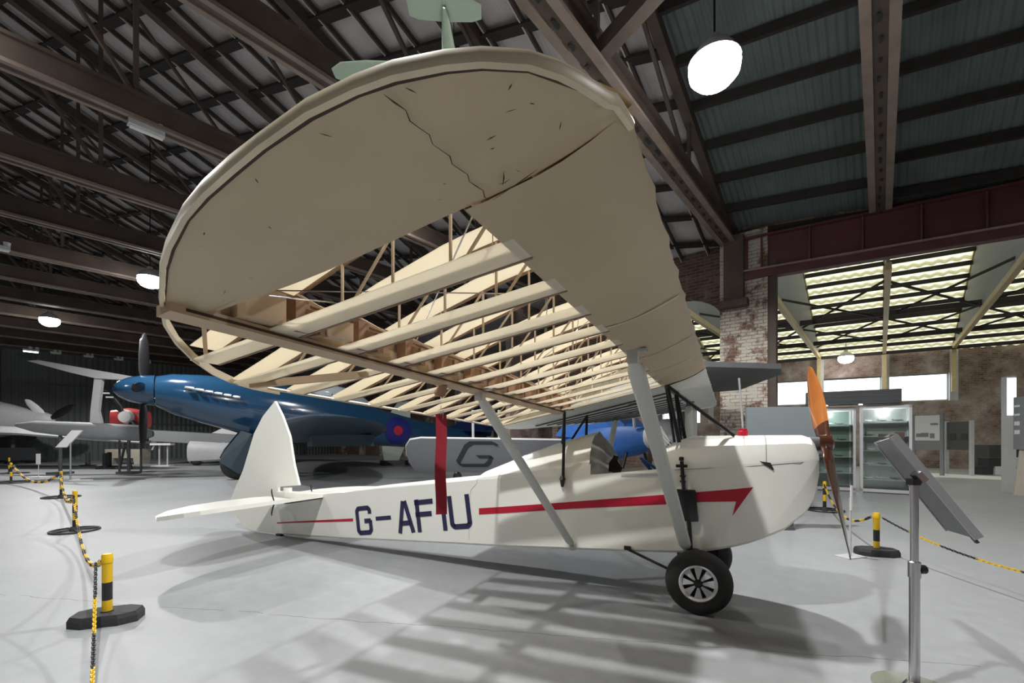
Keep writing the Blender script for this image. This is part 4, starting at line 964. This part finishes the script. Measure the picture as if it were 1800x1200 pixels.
mb = MB(); mb.prism([(0, 0), (.5, 0), (.5, .98), (.1, .98)], lambda x, z: (x, .0, z), lambda x, z: (x, .06, z)); q = mb.build('leaning_board', M['beige'], None); q.location = (Yf(1782, 9.75), 9.75, 0); q.rotation_euler = (0, 0, -.55); tag(q, 'beige sloping board under the grey information board at the right edge', 'board')
# dark stack of boxes and chairs by the annexe wall
PL_ = ['first from the left in the bottom row', 'second from the left in the bottom row', 'middle of the bottom row', 'second from the right in the bottom row', 'rightmost of the bottom row', 'leftmost of the upper row', 'second of the upper row', 'third of the upper row', 'rightmost of the upper row']
for k in range(9):
    s_ = .36; o = MB(); o.box((0, 0, s_*.35), (s_*1.1, s_, s_*.7)); o.box((0, 0, s_*.72), (s_*1.16, s_*1.06, .05)); cn_ = 'black' if k % 3 != 1 else 'white'; q = o.build('storage_box', M['model' if k % 3 != 1 else 'paper'], None)
    X0 = Yf(1726, 15.4); q.location = (X0+(k % 5)*.5+(.25 if k > 4 else 0)-(0), 15.4, 0 if k < 5 else .287); q.rotation_euler = (0, 0, [.1, -.08, .05, -.1, .08, 0, .12, -.1, .05][k])
    tag(q, '%s storage box by the annexe wall, %s' % (cn_, PL_[k]), 'box', 'boxes heaped by the annexe wall')
mb = MB(); mb.box((0, 0, .5), (1.1, .6, 1.0)); q = mb.build('covered_crate', M['dgrey'], None); q.location = (Yf(1750, 16.4), 16.4, 0); mb = None; tag(q, 'dark covered crate behind the heap of boxes', 'crate')
t, w_ = panel(3.2, 6.1, 4.12, 6.0, 1.02, 1.67, 'blue-grey blank board standing just behind the aircraft nose', 'bluegrey', False)
for x in (.2, .6): MB().box((x, .04, .8), (.05, .04, 1.6)).build('leg', M['dgrey'], t)
MB().box((.4, .04, .02), (.45, .1, .04)).build('foot', M['dgrey'], t)

# ------------------------------------------------------------------ generic aircraft pieces
def body(secs, seg=20, sq=1.0):   # secs: (x, zc, halfwidth, halfheight)
    out = []
    for x, zc, a, h in secs:
        row = []
        for k in range(seg):
            c_, s_ = math.cos(2*PI*k/seg), math.sin(2*PI*k/seg)
            row.append(Vector((x, a*math.copysign(abs(c_)**sq, c_), zc+h*math.copysign(abs(s_)**sq, s_))))
        out.append(row)
    return out
def wingmesh(sp):   # sp: list of (y, xle, xte, z, thick)
    out = []
    for y, xl_, xt_, z, th in sp:
        c_ = xt_-xl_; pr = [(0, 0), (.05, .45), (.2, .9), (.4, 1), (.7, .6), (1, 0), (.7, -.25), (.4, -.4), (.15, -.4), (.04, -.25)]
        out.append([Vector((xl_+c_*a, y, z+th*b_*.6)) for a, b_ in pr])
    return MB().loft(out)
def blade(mb, c, d, ln, ch, axis, mi=0, tw=.6):
    d = Vector(d).normalized(); axis = Vector(axis); cd = d.cross(axis).normalized(); secs = []
    for t_, w_ in ((.03, .35), (.15, .5), (.35, .95), (.6, 1), (.85, .8), (.96, .45), (1, .1)):
        p = Vector(c)+d*ln*t_; ax_ = cd*math.cos(tw)+axis*math.sin(tw); n_ = cd*-math.sin(tw)+axis*math.cos(tw)
        secs.append([p+ax_*ch*.5*w_*math.cos(2*PI*k/8)+n_*ch*.1*math.sin(2*PI*k/8) for k in range(8)])
    mb.loft(secs, mi=mi)

# ------------------------------------------------------------------ the blue fighter
K = 1.4
S = empty('fighter_aircraft', (-11.6, 12.95, 0), math.radians(33), 'gloss blue propeller fighter with red-centred roundel, parked nose to the left', 'aircraft'); S.scale = (K, K, K)
fs = [(.72, 1.90, .33, .33), (1.0, 1.86, .37, .44), (1.5, 1.78, .41, .54), (2.2, 1.66, .43, .64), (3.0, 1.54, .45, .68), (3.6, 1.46, .45, .67), (4.3, 1.38, .43, .62), (5.2, 1.24, .38, .54), (6.2, 1.08, .30, .44), (7.3, .96, .20, .32), (8.3, .90, .11, .24), (8.9, .90, .04, .18)]
fs_ = MB().loft(body(fs, 24, .9)).build('fuselage', M['blue'], S, 40)
MB().lathe([(0, 0), (.08, .02), (.17, .1), (.25, .25), (.31, .47), (.33, .70)], (0, 0, 1.92), 'x', 28).build('spinner', M['blue'], S, 60)
for d in ((0, .08, 1), (0, -.08, -1), (0, 1, .0), (0, -1, .0)):
    mb = MB(); blade(mb, (.5, 0, 1.91), d, 1.25, .24, (1, 0, 0), 0, .75); mb.build('propeller_blade', M['black'], S, 50)
for sd in (1, -1):
    for k in range(6): MB().tube([(1.25+.17*k, sd*-.36, 1.98-.03*k), (1.33+.17*k, sd*-.45, 1.97-.03*k), (1.40+.17*k, sd*-.46, 1.96-.03*k)], .035, 8).build('exhaust_stub', M['alu'], S, 40)
wb = [(0, 0), (.4, 0), (1.2, .02), (2.4, .05), (3.4, .14), (4.2, .32), (4.7, .6), (4.95, .95)]
for sd in (-1, 1):
    sp = []
    for k in range(15):
        y = 5.0*math.sin(PI/2*k/14)*.999; ch = 2.8*math.sqrt(max(.0015, 1-(y/5.0)**2)); xle = 2.4+(2.8-ch)*.28
        sp.append((sd*y, xle, xle+ch, 0.86+.075*y, .34*ch/2.8+.01))
    wingmesh(sp).build('wing', M['blueunder'] if 'blueunder' in M else M['under'], S, 50)
    o = MB().box((4.15, sd*1.75, .84), (1.3, .62, .26)); o.build('radiator', M['under'], S)
    MB().tube([(2.75, sd*.9, 1.0), (2.2, sd*.92, .35)], .05, 10).build('undercarriage_leg', M['alu'], S, 40)
    wl = MB().lathe([(.12, -.07), (.25, -.09), (.32, -.05), (.335, 0), (.32, .05), (.25, .09), (.12, .07)], (2.2, sd*.95, .335), 'y', 28).build('tyre', M['rubber'], S, 50)
    MB().lathe([(0, -.05), (.15, -.06), (.16, .06), (0, .05)], (2.2, sd*.95, .335), 'y', 20).build('wheel_hub', M['blue'], wl, 40)
    mb = MB(); mb.prism([(-.30, .62), (-.40, .40), (-.05, .12), (.26, .30), (.30, .95), (.0, 1.05)], lambda x, z: (2.25+x, sd*1.06, z), lambda x, z: (2.25+x, sd*1.10, z)); mb.build('wheel_fairing', M['under'], S)
    sp = [(sd*.05, 8.0, 8.85, 1.1, .08), (sd*.8, 8.12, 8.85, 1.1, .06), (sd*1.4, 8.3, 8.8, 1.1, .04), (sd*1.55, 8.5, 8.7, 1.1, .02)]
    wingmesh(sp).build('tailplane', M['dblue'], S, 50)
mb = MB(); mb.prism([(7.5, 1.15), (8.1, 1.45), (8.4, 2.0), (8.6, 2.17), (8.8, 2.2), (8.95, 2.1), (9.15, 1.7), (9.18, 1.3), (9.05, .95), (8.6, .95)], lambda x, z: (x, -.03, z), lambda x, z: (x, .03, z)); mb.build('fin', M['dblue'], S)
mb = MB(); mb.loft(body([(3.6, 2.08, .02, .05), (3.8, 2.06, .24, .22), (4.25, 2.05, .27, .24), (4.85, 1.92, .26, .26), (5.25, 1.76, .1, .12)], 16, .9)); cn = mb.build('canopy', M['canopy'] if 'canopy' in M else M['glass'], S, 40)
for x in (3.78, 4.25, 4.75): MB().tube([Vector((x, .26*math.cos(PI*k/8), 1.97+.31*math.sin(PI*k/8))) for k in range(9)], .015, 6).build('canopy_frame', M['blue'], cn, 40)
for y in (-1, 1):
    hwid = .315
    for r_, z_, m in ((.38, 0, 'roundelblue'), (.13, .006, 'roundelred')):
        mb = MB(); n = 28; rows_ = []
        for q_ in range(8):
            row = []
            for k in range(n):
                a = 2*PI*k/n; rr2 = r_*(q_+.01)/7; xx = 5.95+rr2*math.cos(a); zz_ = 1.10+rr2*math.sin(a)
                h_ = interp(xx, [q[0] for q in fs], [q[2] for q in fs]); hh_ = interp(xx, [q[0] for q in fs], [q[3] for q in fs]); zc_ = interp(xx, [q[0] for q in fs], [q[1] for q in fs])
                rel = min(.98, abs(zz_-zc_)/hh_); row.append((xx, y*(h_*max(0, 1-rel**(2/.9))**(.45)+.014+z_), zz_))
            rows_.append(row)
        mb.loft(rows_, True, False); mb.build('roundel', M[m], S)
MB().lathe([(0, -.05), (.1, -.06), (.14, 0), (.1, .06), (0, .05)], (7.9, 0, .14), 'y', 16).build('tail_wheel', M['rubber'], S, 50)
MB().tube([(7.7, 0, .75), (7.9, 0, .2)], .03, 8).build('tail_wheel_leg', M['alu'], S, 40)

# ------------------------------------------------------------------ other machines in the hall
# grey wing with the letter G, on little wheels
t = empty('wing_panel', (-2.95, 12.1, 0), -.0, 'rounded silver wing panel bearing a black letter G, propped on small wheels behind the fuselage', 'aircraft wing')
out = []
def wl_(u, v): return Vector((u, -.55+1.0*(1-v)*1.0, .30+.98*v)) if False else Vector((u, .95-1.05*v, .28+.98*v))
ol = [(.12, .05), (.03, .25), (0, .5), (.05, .78), (.2, .95), (.5, 1.0), (4.5, .94), (4.5, .0), (.6, 0), (.3, .01)]
nW = Vector((0, -.98, -1.05)).normalized()
mb = MB(); mb.prism(ol, lambda u, v: wl_(u, v)+nW*.03, lambda u, v: wl_(u, v)-nW*.03); w1 = mb.build('wing_skin', M['silverw'] if 'silverw' in M else M['lgrey'], t)
mb = MB(); mb.tube([wl_(u, v) for u, v in ol[2:7]], .028, 8); mb.build('leading_edge', M['paper'], w1, 40)
mb = MB()
g = [(2.55, .80), (2.45, .88), (1.85, .88), (1.70, .78), (1.42, .32), (1.5, .22), (2.2, .22), (2.3, .30), (2.38, .48), (2.0, .48)]
for a, b_ in zip(g, g[1:]):
    mb.prism([(a[0]-.05, a[1]+.045), (a[0]+.05, a[1]-.045), (b_[0]+.05, b_[1]-.045), (b_[0]-.05, b_[1]+.045)], lambda u, v: wl_(u, v)+nW*.045, lambda u, v: wl_(u, v)+nW*.025)
    mb.bar(wl_(*a)+nW*.037, wl_(*b_)+nW*.037, .075, .012, nW)
mb.build('letter', M['model'], w1)
for x in (1.9, 2.6):
    MB().tube([wl_(x, .95), (x, -.15, 2.0)], .035, 8).build('interplane_strut', M['lgrey'], t, 40)
for x, y in ((.0+1.15, .9), (1.1, .2)):
    pass
MB().lathe([(0, -.04), (.08, -.05), (.13, 0), (.08, .05), (0, .04)], (1.35, 1.0, .13), 'y', 16).build('wheel', M['rubber'], t, 50)
MB().tube([(1.35, 1.0, .15), (1.25, .95, .38)], .03, 8).build('wheel_leg', M['alu'], t, 40)
MB().lathe([(0, -.04), (.08, -.05), (.13, 0), (.08, .05), (0, .04)], (3.9, 1.0, .13), 'y', 16).build('wheel', M['rubber'], t, 50)
MB().tube([(3.9, 1.0, .15), (3.8, .95, .38)], .03, 8).build('wheel_leg', M['alu'], t, 40)
# blue light aircraft just beyond the cockpit
BA = t = empty('blue_light_aircraft', (3.2, 8.3, 0), math.radians(128), 'bright blue light aircraft with grey cowling seen through the cockpit gap', 'aircraft')
MB().loft(body([(0.55, 1.28, .25, .22), (.95, 1.22, .34, .34), (1.6, 1.12, .36, .40), (2.3, 1.0, .28, .32), (2.9, .92, .1, .14)], 16, .6)).build('fuselage', M['bblue'], t, 30)
MB().loft(body([(0.02, 1.40, .10, .10), (.08, 1.38, .22, .22), (.3, 1.33, .29, .29), (.56, 1.28, .27, .25)], 20, .9)).build('engine_cowling', M['lgrey'], t, 50)
mb = MB(); blade(mb, (-.06, 0, 1.40), (0, .45, .9), .85, .16, (1, 0, 0), 0, .4); blade(mb, (-.06, 0, 1.40), (0, -.45, -.9), .85, .16, (1, 0, 0), 0, .4); mb.lathe([(0, -.1), (.06, -.06), (.06, .05), (0, .05)], (0, 0, 1.40), 'x', 14); mb.build('propeller', M['prop'], t, 50)
MB().prism([(.9, 1.5), (1.35, 1.95), (2.0, 1.93), (2.6, 1.3), (1.4, 1.2)], lambda x, z: (x, -.28, z), lambda x, z: (x, .28, z)).build('cabin_cover', M['bblue'], t)
t.scale = (1.2, 1.2, 1)
def bl(X, Y): d = Matrix.Rotation(-math.radians(128), 3, 'Z') @ Vector((X-3.2, Y-8.3, 0)); return (d.x/1.2, d.y/1.2)
mb = MB(); mb.prism([bl(1.2, 6.9), bl(2.78, 6.45), bl(4.02, 6.66), bl(4.35, 7.2), bl(4.9, 9.6), bl(4.6, 10.0), bl(2.4, 10.0), bl(1.6, 8.5)], lambda x, y: (x, y, 2.28), lambda x, y: (x, y, 2.36)); mb.build('wing', M['dgrey'], t)
for y in (.5, -.5):
    MB().tube([(.7, y*.6, 1.45), (.6, y, 2.28)], .025, 8).build('cabane_strut', M['lgrey'], t, 40)
    MB().lathe([(0, -.05), (.16, -.07), (.22, 0), (.16, .07), (0, .05)], (.9, y*1.1, .22), 'y', 20).build('wheel', M['rubber'], t, 50)
    MB().tube([(.9, y*1.0, .22), (.9, y*.5, .95)], .03, 8).build('undercarriage_leg', M['black'], t, 40)
# tall grey engine test post beside it
t = empty('grey_stanchion', (2.22, 5.45, 0), 0, 'flat pale grey upright standing beside the dark cabane struts', 'stanchion')
MB().box((0, 0, .81), (.075, .03, 1.62)).build('upright', M['lgrey'], t); MB().box((0, 0, .015), (.3, .3, .03)).build('foot_plate', M['dgrey'], t)
MB().box((-.1, 0, 1.3), (.13, .03, .06)).build('bracket', M['dgrey'], t)

# far left group -----------------------------------------------------
t = empty('t_tail_glider', (-14.7, 15.6, 0), .10, 'pale T-tailed glider with its slim fin left of the blue spinner', 'glider')
mb = MB(); mb.prism([(-1.95, 3.9), (-1.6, 3.93), (1.35, 3.42), (1.35, 3.28), (.2, 3.33), (-.6, 3.52)], lambda x, z: (x, -.12, z), lambda x, z: (x, .12, z)); mb.build('tailplane', M['lgrey'], t)
mb = MB(); mb.prism([(-.02, 1.75), (.0, 2.2), (.13, 3.4), (.38, 3.4), (.25, 2.2), (.35, 1.75), (.6, 1.55), (-.3, 1.6)], lambda x, z: (x, -.06, z), lambda x, z: (x, .06, z)); mb.build('fin', M['lgrey'], t)
MB().loft(body([(-2.4, 1.7, .04, .06), (-1.8, 1.65, .16, .2), (0, 1.5, .22, .3), (1.6, 1.42, .2, .28), (2.0, 1.40, .05, .1)], 16, .8)).build('fuselage', M['grey'], t, 40)
for x in (-1.0, 1.2): 
    MB().tube([(x, 0, 1.4 if x < 0 else 1.25), (x, 0, .1)], .05, 8).build('support_leg', M['dgrey'], t, 40); MB().box((x, 0, .04), (.5, .5, .08)).build('support_foot', M['dgrey'], t)
t = empty('long_wing', (-21.5, 17.6, 0), -.02, 'long pale wing with bright leading edge lying low at the far left on trestles', 'aircraft wing')
wingm = []
mb = MB()
for x, z, ch in ((-1.5, 1.60, 1.9), (2, 1.45, 1.8), (5, 1.22, 1.5), (6.9, 1.08, .9)):
    pr = [(0, 0), (.05, .08), (.25, .13), (.6, .08), (1, 0), (.5, -.05), (.1, -.05)]; wingm.append([Vector((x, a*ch, z+b_*1.6*(ch/1.6))) for a, b_ in pr])
mb.loft(wingm); mb.build('wing_skin', M['lgrey'], t, 40)
for x in (.5, 6.0):
    z = 1.4 if x < 3 else 1.08
    for dx in (-.25, .25): MB().bar((x+dx, .4, 0.0), (x, .4, z), .06, .06).build('trestle_leg', M['dgrey'], t)
MB().box((1.2, .9, .6), (1.6, .5, .5)).build('stored_part', M['model'], t)
t = empty('grey_twin_aircraft', (-21.9, 21.0, 0), .1, 'grey aircraft nose with a three-bladed propeller at the left edge', 'aircraft')
MB().loft(body([(-4.5, 2.1, .8, .95), (-2.6, 2.15, .75, .95), (-1.4, 2.1, .6, .7), (-.6, 2.1, .42, .45), (-.3, 2.1, .36, .36)], 22, .9)).build('engine_nacelle', M['lgrey'], t, 50)
MB().lathe([(.36, -.3), (.33, 0), (.2, .25), (0, .38)], (0, 0, 2.12), 'x', 20).build('spinner', M['lgrey'], t, 50)
for d, m in (((-1.0, 0, .95), 'paper'), ((1.3, 0, .8), 'black'), ((-.75, 0, -.8), 'black')):
    mb = MB(); blade(mb, (.15, -.1, 2.12), d, 1.35, .36, (.2, -.98, 0), 0, .15); mb.build('propeller_blade', M[m], t, 50)
for y in (-.6, .6): MB().tube([(-2, y, 1.6), (-2, y, .35)], .08, 8).build('undercarriage_leg', M['dgrey'], t, 40); MB().lathe([(0, -.1), (.3, -.13), (.4, 0), (.3, .13), (0, .1)], (-2, y, .4), 'y', 20).build('wheel', M['rubber'], t, 50)
t = empty('engine_on_stand', (-14.35, 16.7, 0), .2, 'red-cowled engine with black propeller tipped in white below the blue nose', 'aero engine')
MB().loft(body([(-.45, 1.95, .3, .34), (.1, 1.95, .42, .42), (.6, 1.95, .3, .3)], 14, .5)).build('engine_cowling', M['pink'], t, 40)
mb = MB(); blade(mb, (.2, -.5, 2.05), (-.8, 0, 1.05), 1.15, .28, (0, 1, 0), 0, .2); blade(mb, (.2, -.5, 2.05), (.8, 0, -1.05), 1.15, .28, (0, 1, 0), 0, .2); mb.build('propeller', M['black'], t, 50)
MB().lathe([(0, -.12), (.2, -.1), (.25, .05), (0, .08)], (.2, -.52, 2.02), 'y', 16).build('spinner', M['paper'], t, 50)
for k, q in enumerate(((-.62, .82), (-.50, .68))): MB().box((.2+q[0], -.53, 2.05+q[1]), (.24, .03, .05), Matrix.Rotation(-.0, 3, 'Y')).build('blade_tip_stripe', M['paper'], t)
for x in (-.3, .4): MB().box((x, 0, .82), (.05, .06, 1.64)).build('stand_leg', M['dgrey'], t)
t = empty('spatted_aircraft', (-14.0, 22.6, 0), .1, 'white fabric aircraft body with spatted wheel half hidden under the blue nose', 'aircraft')
MB().loft(body([(-1.2, 1.4, .06, .08), (-.3, 1.5, .3, .4), (1.2, 1.6, .4, .55), (2.6, 1.7, .42, .6), (3.2, 1.6, .3, .4)], 14, .7)).build('fuselage', M['paper'], t, 30)
MB().box((-1.0, -.9, 1.25), (4.6, 1.5, .5), Matrix.Rotation(.06, 3, 'Y')).build('lower_wing', M['grey'], t)
MB().loft([[Vector((x*.75, -2.2+y*w_, .62+h_*z)) for y, z in ((-1, 0), (-.7, .7), (0, 1), (.7, .7), (1, 0), (.7, -.8), (0, -1), (-.7, -.8))] for x, w_, h_ in ((-1.35, .05, .3), (-1.2, .22, .5), (-.6, .26, .48), (.5, .24, .42), (1.6, .12, .4), (2.3, .03, .5))]).build('wheel_spat', M['lgrey'], t, 40)
MB().lathe([(0, -.1), (.28, -.12), (.38, 0), (.28, .12), (0, .1)], (-.6, -2.2, .385), 'y', 22).build('wheel', M['rubber'], t, 50)
MB().tube([(.3, -2.1, .9), (.3, -1.0, 1.2)], .06, 8).build('undercarriage_leg', M['lgrey'], t, 40)
def trestle(X, Y, label):
    t = empty('small_trestle', (X, Y, 0), .1, label, 'trestle')
    MB().box((0, 0, .98), (.85, .3, .09)).build('top_board', M['paper'], t)
    for x in (-.12, .22): MB().box((x, 0, .48), (.05, .05, .94)).build('leg', M['lgrey'], t)
    MB().box((0, 0, .02), (.75, .35, .04)).build('foot', M['paper'], t)
    MB().bar((-.34, 0, .95), (-.42, 0, .72), .05, .04).build('brace', M['paper'], t)
trestle(-15.6, 19.9, 'small white trestle on the floor below the blue spinner')
for (X, Y, lb) in ((-16.6, 18.2, 'short black bollard at left, the nearest of three'), (-19.3, 20.3, 'short black bollard at left, the farthest of three'), (-17.7, 19.6, 'short black bollard between two others at left')):
    t = empty('bollard', (X, Y, 0), 0, lb, 'bollard', 'short black bollards')
    MB().lathe([(.09, 0), (.09, .62), (.0, .64)], seg=14).build('bollard_tube', M['model'], t, 40); MB().lathe([(0, 0), (.3, 0), (.3, .03), (0, .04)], seg=18).build('bollard_base', M['base'], t, 40)
mb = MB(); mb.prism([(0, .0), (.3, 0), (.35, .3), (1.3, .3), (1.35, 0), (1.7, 0), (1.75, .72), (-.05, .72)], lambda x, z: (x, 0, z), lambda x, z: (x, .5, z)); q = mb.build('wooden_cradle', M['beige'], None); q.location = (-19.4, 21.3, 0); tag(q, 'pale wooden cradle on the floor behind the bollards', 'cradle')
# pale sail-like board and machinery seen between ribs
t = empty('pale_tail_fin', (-5.9, 20.6, 0), 0, 'pale green-white tail fin with a black wire frame beyond the blue canopy', 'tail fin')
mb = MB(); mb.prism([(-.2, 1.5), (.55, 2.55), (1.05, 2.6), (1.05, 1.3), (.6, .2), (.0, .2)], lambda x, z: (x, -.03, z), lambda x, z: (x, .03, z)); mb.build('fin_panel', M['paleg'] if 'paleg' in M else M['lgrey'], t)
mb = MB(); mb.tube([(-.1, -.06, 1.75), (.15, -.06, 2.05), (.45, -.06, 1.95), (.38, -.06, 1.5)], .02, 6); mb.build('wire_frame', M['black'], t)
MB().box((.4, 0, .1), (1.0, .6, .2)).build('stand_block', M['dgrey'], t); t.scale = (1.15, 1, 1.14)

# ------------------------------------------------------------------ pale green model hanging above the wing
t = empty('hanging_model_aeroplane', (-.55, 3.62, 4.75), .05, 'pale green model aeroplane hanging above the wingtip, tail towards the viewer', 'model aircraft')
MB().loft(body([(0, 0, .012, .02), (0.08, 0, .03, .04), (.45, -.01, .065, .085), (.8, -.02, .09, .11), (1.25, -.02, .10, .12), (1.45, 0, .05, .06)], 14)).build('fuselage', M['green'], t, 40)
for sd in (1, -1):
    wingmesh([(sd*.0, .62, 1.0, .06, .06), (sd*.8, .64, .96, .07, .05), (sd*1.05, .68, .94, .075, .04), (sd*1.16, .76, .88, .075, .015)]).build('wing', M['green'], t, 50)
    wingmesh([(sd*.0, -.06, .16, .02, .02), (sd*.22, -.05, .15, .02, .018), (sd*.3, -.01, .12, .02, .01)]).build('tailplane', M['green'], t, 50)
mb = MB(); mb.prism([(-.08, .0), (-.12, .25), (.0, .27), (.12, .02)], lambda x, z: (x, -.008, z), lambda x, z: (x, .008, z)); mb.build('fin', M['green'], t)
for x in (.1, 1.0): MB().tube([(x, 0, .05), (x, 0, 3.2)], .003, 5).build('suspension_wire', M['black'], t)
for o in bpy.data.objects:
    if o.name == 'hanging_model_aeroplane': o.rotation_euler = (0, 0, math.radians(93))
